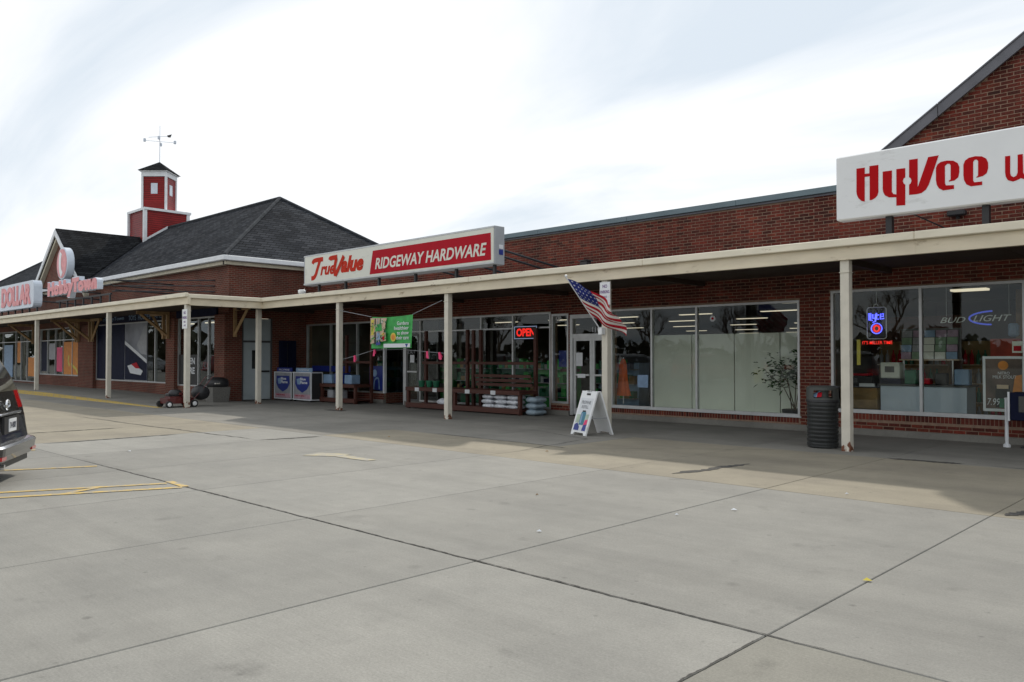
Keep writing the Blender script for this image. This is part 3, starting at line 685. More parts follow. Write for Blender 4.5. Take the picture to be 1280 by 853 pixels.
# front gable
P = (-42.3,12.4,7.62); G = (-42.3,16.66,7.62); VR = (-38.9,12.7,4.97); FR = (-38.45,12.4,4.6); VL = (-45.7,12.7,4.97); FL = (-46.15,12.4,4.6)
gb = MB()
for (f, v, s) in ((FR, VR, 1), (FL, VL, -1)):
    up = Vector((0,0,.05))
    q = [Vector(P)+up, Vector(f)+up, Vector(v)+up, Vector(G)+up]
    gb.quad(q if s > 0 else q[::-1]); q2 = [Vector(p)-up for p in q]; gb.quad(q2[::-1] if s > 0 else q2)
    e = [Vector(f)+up, Vector(f)-up, Vector(v)-up, Vector(v)+up]; gb.quad(e)
gb.build('gable_roof', M_shingle_dark, hb)
MB().prism([(-45.85,4.78),(-38.75,4.78),(-42.3,7.56)], (0,13.26,0), XU, ZU, NF, .62).build('gable_wall', M_farbrick, hb)
for s in (-1, 1):
    a = (-42.3, 7.6); b = (-42.3+s*3.85, 4.6); n_ = Vector((0,-1,0))
    MB().prism([a, b, (b[0]-s*.02,b[1]-.24), (a[0],a[1]-.26)], (0,12.40,0), XU, ZU, NF, .05).build('rake_board', M_white, hb)
    MB().prism([(a[0],a[1]-.26), (b[0]-s*.02,b[1]-.24), (b[0]-s*.05,b[1]-.40), (a[0],a[1]-.44)], (0,12.66,0), XU, ZU, NF, .21).build('rake_soffit', M_creamtrim, hb)
# cupola
cu = MB().box(-43.7,16.33,7.0,-41.62,18.55,9.0).build('cupola', M_siding, hb)
tr = MB().box(-43.8,16.23,9.0,-41.52,18.65,9.12)
for (xx, yy) in ((-41.66,16.29),(-41.66,18.49),(-43.72,16.29)): tr.box(xx-.06,yy-.06,7.2,xx+.1,yy+.1,9.0)
tr.build('corner_trim', M_white, cu)
fl = MB().prism([(16.27,7.38),(17.44,8.16),(18.6,7.38),(18.6,7.5),(17.44,8.28),(16.27,7.5)], (-41.62,0,0), (0,1,0), ZU, (1,0,0), .03); fl.build('flashing', M_white, cu)
def rot45(pts, c, a=R(44)):
    return [(c[0]+(x*math.cos(a)-y*math.sin(a)), c[1]+(x*math.sin(a)+y*math.cos(a))) for x, y in pts]
cc = (-42.66, 17.44)
def rbox(m, h, z0, z1, x0=None, y0=None, x1=None, y1=None):
    p = rot45([(-h,-h),(h,-h),(h,h),(-h,h)] if x0 is None else [(x0,y0),(x1,y0),(x1,y1),(x0,y1)], cc)
    m.grid_faces([(*q, z0) for q in p]+[(*q, z1) for q in p], [(0,3,2,1),(4,5,6,7),(0,1,5,4),(1,2,6,5),(2,3,7,6),(3,0,4,7)])
m = MB(); rbox(m, .60, 9.12, 10.9); lo = m.build('lantern', M_siding, hb)
m = MB()
for sx_ in (-1,1):
    for sy_ in (-1,1): rbox(m, 0, 9.122, 10.9, sx_*.61-.05, sy_*.61-.05, sx_*.61+.05, sy_*.61+.05)
rbox(m, .66, 10.9, 11.14); rbox(m, .72, 11.14, 11.22); m.build('lantern_trim', M_white, lo)
for k in range(4):
    m = MB(); a = R(90*k); q = [(-.17,-.615),(.17,-.615),(.17,-.59),(-.17,-.59)]; q = [(x*math.cos(a)-y*math.sin(a), x*math.sin(a)+y*math.cos(a)) for x, y in q]; p = rot45(q, cc)
    m.grid_faces([(*t_, 10.0) for t_ in p]+[(*t_, 10.55) for t_ in p], [(0,3,2,1),(4,5,6,7),(0,1,5,4),(1,2,6,5),(2,3,7,6),(3,0,4,7)]); m.build('lantern_window', M_lettrim, lo)
p = rot45([(-.8,-.8),(.8,-.8),(.8,.8),(-.8,.8)], cc)
MB().grid_faces([(*q, 11.2) for q in p]+[(*cc, 11.8)], [(0,3,2,1),(0,1,4),(1,2,4),(2,3,4),(3,0,4)]).build('lantern_roof', M_shingle_dark, lo)
wv = thing('weather_vane', 'thin pale weather vane with compass arms above the red cupola', 'weather vane', (*cc, 11.78))
MB().tube([(0,0,0),(0,0,1.95)], [.02,.012], n=6).build('mast', M_lettrim, wv, local=True)
m = MB().tube([(-.62,.3,1.12),(.62,-.3,1.12)], .012, n=5).tube([(-.3,-.62,1.1),(.3,.62,1.1)], .012, n=5).tube([(-.75,-.28,1.42),(.75,.28,1.30)], .014, n=5); m.build('compass_arm', M_lettrim, wv, local=True)
m = MB()
for (x_, y_) in ((.66,-.32),(-.66,.32),(.32,.66),(-.32,-.66)): m.box(x_-.05,y_-.05,1.04,x_+.05,y_+.05,1.2)
m.build('compass_letter', M_lettrim, wv, local=True)
MB().prism([(0,0),(.32,.02),(.22,-.14),(.05,-.1)], (.5,.18,1.36), (.94,.35,0), ZU, (.35,-.94,0), .02).build('arrow_tail', M_black, wv, local=True)
# shop windows
wa = window(hb, -38.5,-30.75,.5,2.95, [-32.1], y=YH)
window(hb, -30.0,-26.75,.45,2.95, [-28.3,-27.5], y=YH)
wc = window(hb, -46.6,-40.45,.62,2.95, [-45.4,-44.2,-43.0,-41.7], y=YH, trans=(2.35,))
wd_ = window(hb, -56,-47.4,.2,2.95, [-53.5,-51,-50,-48.9], y=YH, trans=(2.35,))
window(hb, -63,-57,.6,2.95, [-60], y=YH)
for (a, b) in ((-38.5,-30.75),(-30.0,-26.75)): B(a, 12.93, 2.96, b, 12.99, 3.3).build('sign_band', M_navy, hb)
MB().text('HobbyTown', (-37.5,12.928,3.03), XU, ZU, NF, 2.4, .2).build('lettering', M_ltblue, hb); MB().text('TOYS  HOBBIES  GAMES', (-34.6,12.928,3.03), XU, ZU, NF, 3.4, .2).build('lettering', M_ltblue, hb)
B(-65.9,13.3,-.02,-26.3,21.8,.12).build('interior_floor', M_roomdk, hb)
B(-65.9,13.3,3.15,-26.3,21.8,3.2).build('ceiling', M_ceil, hb)
MB().box(-65.9,20.5,.1,-26.3,20.6,3.2).box(-66,13.3,.1,-65.9,20.6,3.2).build('interior_wall', M_room, hb); B(-47.2,13.3,.1,-47.1,20.5,3.15).build('partition', M_room, hb); B(-39.6,13.6,.1,-39.5,20.5,3.15).build('partition', M_room, hb)
for i in range(14):
    xx = -62+i*2.6
    for yy in (14.8,17.2): B(xx-.6,yy-.07,3.10,xx+.6,yy+.07,3.148).build('ceiling_light', M_lamp, hb)
# large window posters
B(-38.45,13.025,.56,-35.3,13.040,2.9).build('poster', M_navy, hb)
ps = MB().box(-35.25,13.025,.56,-32.9,13.040,2.9).build('poster', M_skin, hb)
ps.data.materials[0] = pm('poster_sky', (.24,.25,.28), .6, .35, 1.2, spec=.1)
ps.name = 'boat_poster'
MB().prism([(-35.2,.58),(-32.92,.58),(-32.92,1.4),(-35.2,2.2)], (0,13.024,0), XU, ZU, NF, .004).build('printed_sea', M_navy, ps)
MB().prism([(-35.2,2.2),(-35.2,2.05),(-32.92,1.26),(-32.92,1.4)], (0,13.019,0), XU, ZU, NF, .004).build('printed_wake', M_paper, ps)
MB().prism([(-34.9,1.15),(-34.2,1.25),(-33.3,.95),(-33.5,.78),(-34.6,.85)], (0,13.014,0), XU, ZU, NF, .004).build('printed_hull', M_paper, ps)
MB().prism([(-34.5,1.22),(-33.95,1.3),(-33.6,1.05),(-34.0,1.05)], (0,13.009,0), XU, ZU, NF, .004).build('printed_deck', M_red, ps)
MB().prism([(-33.9,2.0),(-33.2,2.75),(-32.92,2.8),(-32.92,1.6),(-33.5,1.65)], (0,13.014,0), XU, ZU, NF, .004).build('printed_cloud', M_grey, ps)
po = B(-42.95,13.025,.68,-40.52,13.040,2.25).build('poster', M_orange, hb)
MB().ribbon([(-41.9,1.2),(-41.5,1.05),(-41.2,.95),(-40.9,.7)], .12, (0,13.020,0), XU, ZU, NF, 0).ribbon([(-42.2,1.6),(-42.3,1.3),(-42.1,1.1)], .15, (0,13.022,0), XU, ZU, NF, 0).build('printed_swirl', M_yel, po)
B(-29.93,13.025,.5,-28.35,13.040,1.6).build('poster', M_ink, hb)
MB().text('OPEN', (-29.5,13.020,1.25), XU, ZU, NF, .9, .24, bold=.03).build('lettering', M_paper, hb); MB().text('HERE', (-29.5,13.020,.9), XU, ZU, NF, .9, .24, bold=.03).build('lettering', M_paper, hb)
for (x0_, x1_, z0_, z1_, c_) in ((-53.3,-51.6,.4,2.2,M_ltblue),(-50.7,-50.1,1.2,2.4,M_orange),(-48.7,-47.6,.5,1.5,M_orange),(-45.2,-44.3,1.4,2.2,M_grey),(-44.0,-43.2,.8,2.0,M_hotpink),(-46.4,-45.5,.8,2.3,M_navy)):
    B(x0_,13.02,z0_,x1_,13.035,z1_).build('poster', c_, hb)
# door in the side wall
sd = thing('side_door', 'pale grey steel door with panel above it in the brick return wall', 'door', (-26.0, 14.08, 0))
M_door = pm('pale_door_paint', (.40,.46,.47), .5, .06, 3)
B(-26.2,13.56,.03,-26.06,14.6,2.02).build('door_leaf', M_door, sd)
B(-26.2,13.53,2.09,-26.05,14.63,2.86).build('overpanel', M_door, sd)
MB().box(-26.2,13.5,.0,-26.02,13.56,2.88).box(-26.2,14.6,0,-26.02,14.66,2.88).box(-26.2,13.56,2.02,-26.02,14.6,2.09).build('door_frame', M_dkalu, sd)
B(-26.06,13.9,1.1,-26.045,14.15,1.75).build('door_window', M_carglass, sd)
B(-26.06,14.2,.98,-26.0,14.55,1.04).build('push_bar', M_black, sd)
mb_ = thing('meter_cabinet', 'dark steel cabinet on the brick return wall behind the propane cages', 'cabinet', (-25.95, 15.2, .3))
B(-25.998,14.9,.2,-25.9,15.55,2.1,c=.01).build('cabinet_body', M_navy, mb_); B(-25.899,15.18,.3,-25.885,15.2,2.0).build('cabinet_seam', M_black, mb_)

# ------------------------------------------------------------------ canopies
def post(parent, x, y, z0, zt, w=.142):
    h = w/2
    B(x-h, y-h, z0-.01, x+h, y+h, zt, c=.006).build('post', M_post, parent)
    B(x-h-.012, y-h-.012, zt-.2, x+h+.012, y+h+.012, zt-.19).build('post_collar', M_post, parent)
cn = thing('walkway_canopy', 'long cream flat canopy on square posts in front of the hardware shop', 'canopy', (-10, 13, 0))
x = -23.62
while x < 7:
    x2 = x+4.9
    B(x+.002, 12.84, 3.27, x2-.002, 12.955, 3.395, c=.012).build('gutter', M_creamlip, cn)
    B(x+.001, 12.925, 3.06, x2-.001, 13.02, 3.268).build('fascia_beam', M_cream, cn)
    x = x2
B(-26, 12.957, 3.30, 8, 15.99, 3.36).build('roof_deck', M_rake, cn)
x = -25.98
while x < 7.5:
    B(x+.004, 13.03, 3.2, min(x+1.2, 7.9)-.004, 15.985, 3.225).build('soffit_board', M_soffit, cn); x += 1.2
for k in range(9):
    B(-25.5+k*4, 13.03, 3.10, -25.4+k*4, 15.98, 3.198).build('cross_joist', M_soffit, cn)
for px_ in (-5.11,-9.93,-14.76,-19.42,-24.02,-.3,4.5): post(cn, px_, 13.04, 0, 3.06)
B(-19.8,12.78,.002,-19.0,13.0,.008).build('patch_of_tar', M_tar, cn)
ch = thing('gabled_shop_canopy', 'cream flat canopy with brackets in front of the gabled shop on the left', 'canopy', (-40, 10.5, 0))
x = -23.5
while x > -72:
    x2 = x-5.2
    B(x2+.002, 10.38, 3.30, x-.002, 10.495, 3.425, c=.012).build('gutter', M_creamlip, ch)
    B(x2+.001, 10.465, 3.09, x-.001, 10.56, 3.298).build('fascia_beam', M_cream, ch)
    x = x2
B(-23.615, 10.497, 3.27, -23.5, 12.838, 3.395, c=.012).build('gutter', M_creamlip, ch)
B(-23.66, 10.562, 3.06, -23.57, 12.923, 3.268).build('fascia_beam', M_cream, ch)
B(-72, 10.5, 3.33, -23.62, 12.99, 3.39).build('roof_deck', M_rake, ch)
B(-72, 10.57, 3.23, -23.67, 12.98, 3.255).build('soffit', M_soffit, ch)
for px_ in (-23.72,-30.05,-38.3,-45.2,-52,-59): post(ch, px_, 10.56, max(0, min(.115, (-24.2-px_)/11*.115)), 3.09)
def bracket(x, y0, dx, dy):
    # strut against the pier, arm under the soffit, diagonal between
    e = (x+dx, y0+dy)
    m = MB().box(x-.05, y0-.05, 2.2, x+.05, y0+.05, 3.22)
    m.box(min(x, e[0])-.045, min(y0, e[1])-.045, 3.10, max(x, e[0])+.045, max(y0, e[1])+.045, 3.215)
    m.tube([(x, y0, 2.3), (x+dx*.92, y0+dy*.92, 3.12)], .06, n=4)
    m.build('bracket', M_woodbr, ch)
bracket(-25.93, 13.2, .95, 0)
for xx in (-30.4,-38.7,-40.2,-47): bracket(xx, 12.78, 0, -1.1)
bracket(-30.82, 12.8, -1.0, -.05); bracket(-38.4, 12.8, 1.0, -.05); bracket(-40.55, 12.8, -1.0, -.05)

# ------------------------------------------------------------------ signs
s1 = thing('hardware_sign', 'long white and red hardware sign box on the canopy edge', 'sign', (-17, 12.95, 3.4))
B(-21.08,12.90,3.63,-13.0,13.22,4.52,c=.012).build('sign_case', M_signgrey, s1)
MB().box(-21.0,12.885,3.69,-13.03,12.899,4.47).build('sign_face', M_signcream, s1)
fr = MB().box(-21.06,12.88,4.472,-13.02,12.899,4.50).box(-21.06,12.88,3.65,-13.02,12.899,3.688); fr.build('frame_trim', M_alu, s1)
rp = MB().prism([(-17.63,4.36),(-13.12,4.36),(-13.11,3.735),(-17.77,3.735)], (0,12.884,0), XU, ZU, NF, .004).build('red_panel', M_red, s1)
MB().text('RIDGEWAY HARDWARE', (-17.52,12.879,3.85), XU, ZU, NF, 4.27, .30, shear=.22, bold=.022).build('lettering', M_signcream, rp)
TV=[[(-20.582,4.246),(-20.528,4.316),(-20.34,4.34),(-20.03,4.338)],[(-20.189,4.327),(-20.311,4.101),(-20.417,3.911),(-20.524,3.83),(-20.651,3.823)],[(-20.099,4.133),(-20.22,3.887)],[(-20.133,4.048),(-20.046,4.114),(-19.941,4.121)],[(-19.906,4.118),(-19.983,3.939),(-19.904,3.875),(-19.783,3.914),(-19.69,4.115)],[(-19.69,4.115),(-19.748,3.883)],[(-19.654,3.963),(-19.51,4.015),(-19.51,4.082),(-19.612,4.066),(-19.654,3.944),(-19.577,3.866),(-19.441,3.918)],[(-19.683,4.284),(-19.632,4.328),(-19.309,4.339)],[(-19.343,4.313),(-19.433,4.033),(-19.398,3.814)],[(-19.398,3.814),(-19.19,4.062),(-18.977,4.338)],[(-18.909,4.03),(-19.041,4.036),(-19.139,3.939),(-19.089,3.859),(-18.974,3.903),(-18.901,4.029)],[(-18.901,4.029),(-18.933,3.89),(-18.843,3.902)],[(-18.818,3.901),(-18.698,4.07),(-18.538,4.272),(-18.563,4.339),(-18.667,4.255),(-18.746,4.027),(-18.737,3.885)],[(-18.569,4.069),(-18.616,3.932),(-18.544,3.871),(-18.44,3.933),(-18.37,4.071)],[(-18.37,4.071),(-18.408,3.907),(-18.329,3.901)],[(-18.298,3.954),(-18.142,4.016),(-18.142,4.108),(-18.252,4.071),(-18.306,3.955),(-18.242,3.871),(-18.055,3.917)]]
m = MB()
for i, st in enumerate(TV):
    if i in (0,1,7,8,9): m.ribbon(st, .13, (0,12.885,0), XU, ZU, NF, .002+.0012*i)
m.build('script_lettering', M_tvred, s1)
MB().text('rue', (-20.17,12.885,3.87), XU, ZU, NF, .74, .26, d=.006, shear=.3, bold=.035).build('script_lettering', M_tvred, s1)
MB().text('alue', (-19.13,12.885,3.87), XU, ZU, NF, 1.08, .46, d=.006, shear=.3, bold=.05).build('script_lettering', M_tvred, s1)
for lx in (-20.43,-19.07,-17.52,-15.98,-14.43,-13.12): B(lx-.03,12.98,3.36,lx+.03,13.05,3.63).build('leg', M_black, s1)
for lx in (-16.6,-15.0,-13.6,-13.1): MB().tube([(lx,13.22,4.0),(lx+.1,15.99,3.62)], .028, n=6).build('brace', M_black, s1)
B(-12.999,13.03,3.86,-12.99,13.16,3.98).build('maker_plate', M_blue, s1); B(-12.999,13.03,4.0,-12.99,13.16,4.09).build('maker_plate', M_paper, s1)
s2 = thing('wine_shop_sign', 'big white sign panel with red HyVee lettering above the canopy', 'sign', (-3, 12.95, 3.4))
B(-5.2,12.89,3.69,-.2,13.14,4.715,c=.02).build('sign_panel', M_signwhite, s2)
HV=dict(
H=[(-4.873,4.484),(-4.745,4.48),(-4.746,4.381),(-4.675,4.379),(-4.674,4.492),(-4.538,4.488),(-4.542,4.068),(-4.556,4.016),(-4.588,3.981),(-4.633,3.959),(-4.674,3.955),(-4.671,4.331),(-4.747,4.334),(-4.75,3.944),(-4.801,3.963),(-4.847,4.012),(-4.869,4.067),(-4.876,4.116)],
y=[(-4.475,4.373),(-4.339,4.369),(-4.343,4.039),(-4.321,4.004),(-4.277,3.991),(-4.274,4.379),(-4.146,4.374),(-4.147,4.233),(-4.171,4.218),(-4.182,4.181),(-4.17,4.143),(-4.148,4.121),(-4.151,3.811),(-4.279,3.818),(-4.278,3.949),(-4.383,3.959),(-4.445,4.0),(-4.471,4.058),(-4.477,4.105)],
V=[(-4.089,4.49),(-3.968,4.488),(-3.972,4.054),(-3.822,4.485),(-3.678,4.487),(-3.816,4.076),(-3.858,4.003),(-3.921,3.961),(-3.995,3.953),(-4.094,3.958),(-4.093,4.113),(-4.071,4.128),(-4.058,4.167),(-4.068,4.205),(-4.092,4.226)],
e=[(-3.717,4.306),(-3.696,4.354),(-3.649,4.384),(-3.568,4.39),(-3.482,4.373),(-3.427,4.331),(-3.404,4.272),(-3.405,4.189),(-3.421,4.119),(-3.471,4.081),(-3.545,4.077),(-3.545,4.09),(-3.521,4.102),(-3.519,4.313),(-3.534,4.338),(-3.566,4.341),(-3.595,4.315),(-3.597,4.054),(-3.582,4.025),(-3.478,4.016),(-3.478,3.959),(-3.623,3.958),(-3.679,3.997),(-3.709,4.055),(-3.719,4.128)],
f=[(-3.351,4.289),(-3.33,4.347),(-3.281,4.38),(-3.194,4.389),(-3.112,4.372),(-3.056,4.33),(-3.034,4.267),(-3.035,4.183),(-3.054,4.122),(-3.102,4.089),(-3.184,4.078),(-3.184,4.089),(-3.163,4.103),(-3.16,4.314),(-3.179,4.339),(-3.204,4.339),(-3.224,4.312),(-3.227,4.041),(-3.212,4.015),(-3.112,4.013),(-3.113,3.962),(-3.257,3.964),(-3.314,4.0),(-3.343,4.064),(-3.352,4.137)],
u=[(-2.823,4.322),(-2.76,4.321),(-2.763,4.075),(-2.751,4.034),(-2.722,4.014),(-2.689,4.028),(-2.673,4.071),(-2.67,4.318),(-2.609,4.318),(-2.607,4.06),(-2.595,4.03),(-2.565,4.014),(-2.535,4.034),(-2.525,4.075),(-2.522,4.318),(-2.46,4.318),(-2.462,4.06),(-2.48,4.0),(-2.52,3.965),(-2.57,3.955),(-2.635,3.985),(-2.68,3.965),(-2.732,3.953),(-2.792,3.981),(-2.818,4.036),(-2.825,4.096)])
for k_ in HV: MB().prism(HV[k_], (0,12.891,0), XU, ZU, NF, .006).build('letter', M_hvred, s2)
MB().text('ine', (-2.38,12.884,3.96), XU, ZU, NF, .62, .44, bold=.02).build('letter', M_hvred, s2)
for lx in (-4.43,-3.1,-1.6): B(lx-.045,12.99,3.36,lx+.045,13.1,3.69).build('leg', M_black, s2)
MB().tube([(-4.2,13.1,3.75),(-3.9,14.2,3.55),(-3.6,15.2,3.42)], .012, n=5).build('cable', M_black, s2)
fx = thing('wall_floodlight', 'small black floodlight on the brick under the big white sign', 'floodlight', (-4.25, 15.9, 4.1))
B(-4.4,15.82,4.04,-4.1,15.97,4.14,c=.02).build('lamp_housing', M_black, fx); B(-4.28,15.95,4.0,-4.22,16.0,4.04).build('lamp_arm', M_black, fx)
# channel lettering on the gabled shop's canopy
def channel(parent, body, x0, z0, wd, ht, y, bold=.06, name='letter_set', depth=.28):
    MB().text(body, (x0,y,z0), XU, ZU, NF, wd, ht, d=depth, bold=bold, m=0).build(name, M_lettrim, parent)
    MB().text(body, (x0+.05,y-depth-.001,z0+.04), XU, ZU, NF, wd-.1, ht-.08, d=.012, bold=bold*1.6).build('letter_faces', M_pink, parent)
s3 = thing('hobby_sign', 'pink Hobby Town channel letters standing on the left canopy', 'sign', (-34, 10.6, 3.4))
channel(s3, 'HobbyTown', -37.1, 3.84, 5.75, .78, 10.8, bold=.05, depth=.2)
B(-37.05,10.90,3.80,-30.9,10.96,3.86).build('rail', M_black, s3); B(-37.05,10.90,4.15,-30.9,10.96,4.19).build('rail', M_black, s3)
for k in range(7): B(-36.6+k*.93-.03,10.9,3.38,-36.6+k*.93+.03,10.955,3.80).build('leg', M_black, s3)
for (za, xx) in ((4.3,-30.6),(4.1,-30.6),(3.95,-30.6)):
    MB().tube([(xx,10.95,za),(xx+.2,12.99,za-.05)], .025, n=5).build('brace', M_black, s3)
for za in (4.32,4.12,3.92): MB().tube([(-30.9,10.96,za),(-27.0,12.99,za-.12)], .022, n=5).build('brace', M_black, s3)
s4 = thing('dollar_sign', 'pale rounded box sign with pink FAMILY DOLLAR letters at the far left', 'sign', (-42, 10.6, 3.4))
rr_ = []
for (cx_, cz_, a0) in ((-39.1,4.58,0),(-48.6,4.58,90),(-48.6,3.95,180),(-39.1,3.95,270)):
    for k in range(5): a = R(a0+k*22.5); rr_.append((cx_+.27*math.cos(a), cz_+.27*math.sin(a)))
MB().prism(rr_, (0,10.9,0), XU, ZU, NF, .34).build('sign_box', M_lettrim, s4)
MB().text('FAMILY', (-48.5,10.558,3.86), XU, ZU, NF, 4.0, .85, d=.03, bold=.05).build('letter', M_pink, s4); MB().text('DOLLAR', (-43.7,10.558,3.82), XU, ZU, NF, 4.5, .92, d=.03, bold=.05).build('letter', M_pink, s4)
for k in range(9): B(-39.1-k*1.1-.03,10.75,3.38,-39.1-k*1.1+.03,10.81,3.69).build('leg', M_black, s4)
for k in range(3): MB().tube([(-38.95,10.85,4.5-.28*k),(-38.0,12.99,4.35-.28*k)], .03, n=5).build('brace', M_black, s4)
s5 = thing('round_sign', 'round pink and white disc sign on the brick gable', 'sign', (-40.8, 12.6, 5.8))
cz_ = (-40.1, 12.345, 5.77)
MB().lathe([(.72,0),(.74,-.03),(.74,-.29),(.71,-.31)], cz_, n=40, ax='y').build('disc_case', M_lettrim, s5)
MB().lathe([(.66,0),(.66,-.012)], (cz_[0],cz_[1]-.312,cz_[2]), n=40, ax='y').build('disc_face', M_pink, s5)
MB().ribbon([(-.1,.5),(-.22,.2),(-.18,-.25),(.05,-.52)], .3, (cz_[0],cz_[1]-.326,cz_[2]), XU, ZU, NF, .004).build('disc_print', M_signwhite, s5)
# NO PARKING plates
def np_sign(x, y, z, label, w=.26, h=.46):
    t = thing('parking_sign', label, 'sign', (x, y, z), 0, 'no parking plates on the posts')
    B(-w/2,-.004,0,w/2,0,h).build('plate', M_signwhite, t, local=True)
    MB().text('NO', (-w*.22,-.0045,h*.74), XU, ZU, NF, w*.44, h*.15, bold=.02, d=.002).build('lettering', M_purple, t, local=True); MB().text('PARKING', (-w*.43,-.0045,h*.5), XU, ZU, NF, w*.86, h*.14, bold=.02, d=.002).build('lettering', M_purple, t, local=True)
    MB().text('FIRE', (-w*.2,-.0045,h*.3), XU, ZU, NF, w*.4, h*.09, d=.002).build('lettering', M_purple, t, local=True); MB().text('LANE', (-w*.22,-.0045,h*.12), XU, ZU, NF, w*.44, h*.09, d=.002).build('lettering', M_purple, t, local=True)
np_sign(-9.90, 12.953, 2.56, 'white no parking plate on the canopy post behind the flag')
np_sign(-23.70, 10.473, 2.36, 'white no parking plate on the corner post above the lawn mower', .34, .58)

# ------------------------------------------------------------------ flag
fg = thing('national_flag', 'stars and stripes flag on a short white pole fixed to a canopy post', 'flag', (-9.92, 12.95, 2.1))
A0, A1 = Vector((-9.95,12.90,2.02)), Vector((-10.14,12.02,3.07))
MB().tube([A0, A1], .013, n=8).build('pole', M_white, fg)
MB().lathe([(.001,-.03),(.022,-.022),(.03,0),(.022,.022),(.001,.03)], (*(A1+Vector((0,0,.02))),), n=10).build('finial', M_signwhite, fg)
B(-9.99,12.84,1.96,-9.90,12.957,2.1).build('pole_bracket', M_signwhite, fg)
nu, nv = 40, 22; vs = []; uvs = []
h0 = A0.lerp(A1, .97); h1 = A0.lerp(A1, .34)
top = [Vector((0,0,0)), Vector((.40,.10,-.10)), Vector((.64,.22,-.40)), Vector((.90,.26,-.56))]
bot = [Vector((0,0,0)), Vector((.16,.10,-.16)), Vector((.36,.22,-.36)), Vector((.78,.16,-.46))]
def bez(p, t): return p[0]*(1-t)**3+p[1]*3*t*(1-t)**2+p[2]*3*t*t*(1-t)+p[3]*t**3
for j in range(nv+1):
    v = j/nv
    for i in range(nu+1):
        u = (i/nu)**.8
        q = h0.lerp(h1, v) + bez(top, u).lerp(bez(bot, u), v)
        amp = u**.8*.075
        ph = 9.5*u + 5.0*v + 1.2
        q += Vector((.45, .85, .25))*amp*math.sin(ph) + Vector((0,.3,.5))*amp*.5*math.sin(17*v-5*u)
        vs.append(q); uvs.append((i/nu, v))
m = MB(); fs = []
for j in range(nv):
    for i in range(nu): a = j*(nu+1)+i; fs.append((a, a+1, a+nu+2, a+nu+1))
m.grid_faces(vs, fs); fo_ = m.build('flag_cloth', M_flag, fg, smooth=True)
ul = fo_.data.uv_layers.new(name='UVMap')
for lp in fo_.data.loops: ul.data[lp.index].uv = uvs[lp.vertex_index]

# ------------------------------------------------------------------ banner and streamer
bn = thing('garden_banner', 'green printed vinyl banner hanging on ropes between two posts', 'banner', (-17, 13.0, 1.73))
X0, X1, Z0, Z1 = -17.87, -16.12, 1.74, 2.60
nb = 14; vs = []
for j in range(9):
    for i in range(nb+1):
        u, v = i/nb, j/8; vs.append((X0+(X1-X0)*u, 13.02+.03*math.sin(5*u+2*v), Z0+(Z1-Z0)*v-.035*math.sin(math.pi*u)*v))
m = MB()
for j in range(8):
    for i in range(nb):
        a = j*(nb+1)+i; m.grid_faces([vs[a],vs[a+1],vs[a+nb+2],vs[a+nb+1]], [(0,1,2,3)], 0)
bo = m.build('banner_sheet', M_green, bn)
NB = (0, 12.97, 0)
MB().prism([(X0+.03,Z1-.04),(X0+.75,Z1-.06),(X0+.62,Z0+.45),(X0+.5,Z0+.2),(X0+.03,Z0+.12)], NB, XU, ZU, NF, .003).build('banner_photo', M_skin, bo)
for (x_, z_, w_, h_, c_) in ((.05,.35,.14,.42,M_yel),(.2,.1,.08,.35,M_ink),(.28,.08,.2,.14,M_blue),(.3,.22,.16,.2,M_ltblue),(.25,.45,.3,.2,M_green),(.5,.18,.22,.24,M_skin),(.55,.2,.12,.2,M_red),(.22,.62,.05,.18,M_ink),(.33,.66,.05,.14,M_grey),(.44,.62,.05,.18,M_dkgreen),(.53,.66,.04,.14,M_paper)):
    MB().prism([(X0+x_,Z0+z_),(X0+x_+w_,Z0+z_+.02),(X0+x_+w_*.9,Z0+z_+h_),(X0+x_+.02,Z0+z_+h_)], (0,12.965-random.random()*.003,0), XU, ZU, NF, .003).build('banner_photo', c_, bo)
rnd = random.Random(31)
for k in range(60):
    x_ = X0+.05+rnd.random()*.68; z_ = Z0+.14+rnd.random()*.62; a_ = rnd.uniform(0, 3.1); l_ = rnd.uniform(.02,.07); c_ = rnd.choice((M_green,M_dkgreen,M_green,M_ink,M_skin,M_grey,M_yel,M_dkgreen))
    dx_, dz_ = math.cos(a_)*l_, math.sin(a_)*l_
    MB().prism([(x_-dx_,z_-dz_),(x_-dz_*.3,z_+dx_*.3),(x_+dx_,z_+dz_),(x_+dz_*.3,z_-dx_*.3)], (0,12.9590-.0002*k,0), XU, ZU, NF, .001).build('banner_photo', c_, bo)
MB().lathe([(.115,0),(.115,-.004)], (X0+1.03,12.968,Z0+.29), n=20, ax='y').build('banner_badge', M_yel, bo)
MB().lathe([(.075,0),(.075,-.004)], (X0+1.03,12.962,Z0+.29), n=20, ax='y').build('banner_badge', M_orange, bo)
MB().box(X0+.62,12.962,Z0+.02,X1-.02,12.968,Z0+.12).build('banner_strip', M_paper, bo)
MB().prism([(X1-.22,Z0+.11),(X1-.1,Z0+.11),(X1-.16,Z0+.02)], (0,12.961,0), XU, ZU, NF, .003).build('banner_shield', M_blue, bo)
for i, tx in enumerate(('Gardens','healthier','to show','their care')):
    wd = (.48,.6,.48,.52)[i]; MB().text(tx, (X1-.08-wd,12.966,Z0+.60-.125*i), XU, ZU, NF, wd, .095, d=.003, bold=.01).build('lettering', M_paper, bo)
MB().tube([(-19.4,13.0,2.84),(X0,13.02,Z1)], .008, n=5).tube([(X1,13.02,Z1),(-14.95,13.0,2.90)], .008, n=5).build('rope', M_grey, bn)
stm = thing('ribbon_streamer', 'thin line with pink ribbons strung between the posts below the green banner', 'streamer', (-17, 13.1, 1.6))
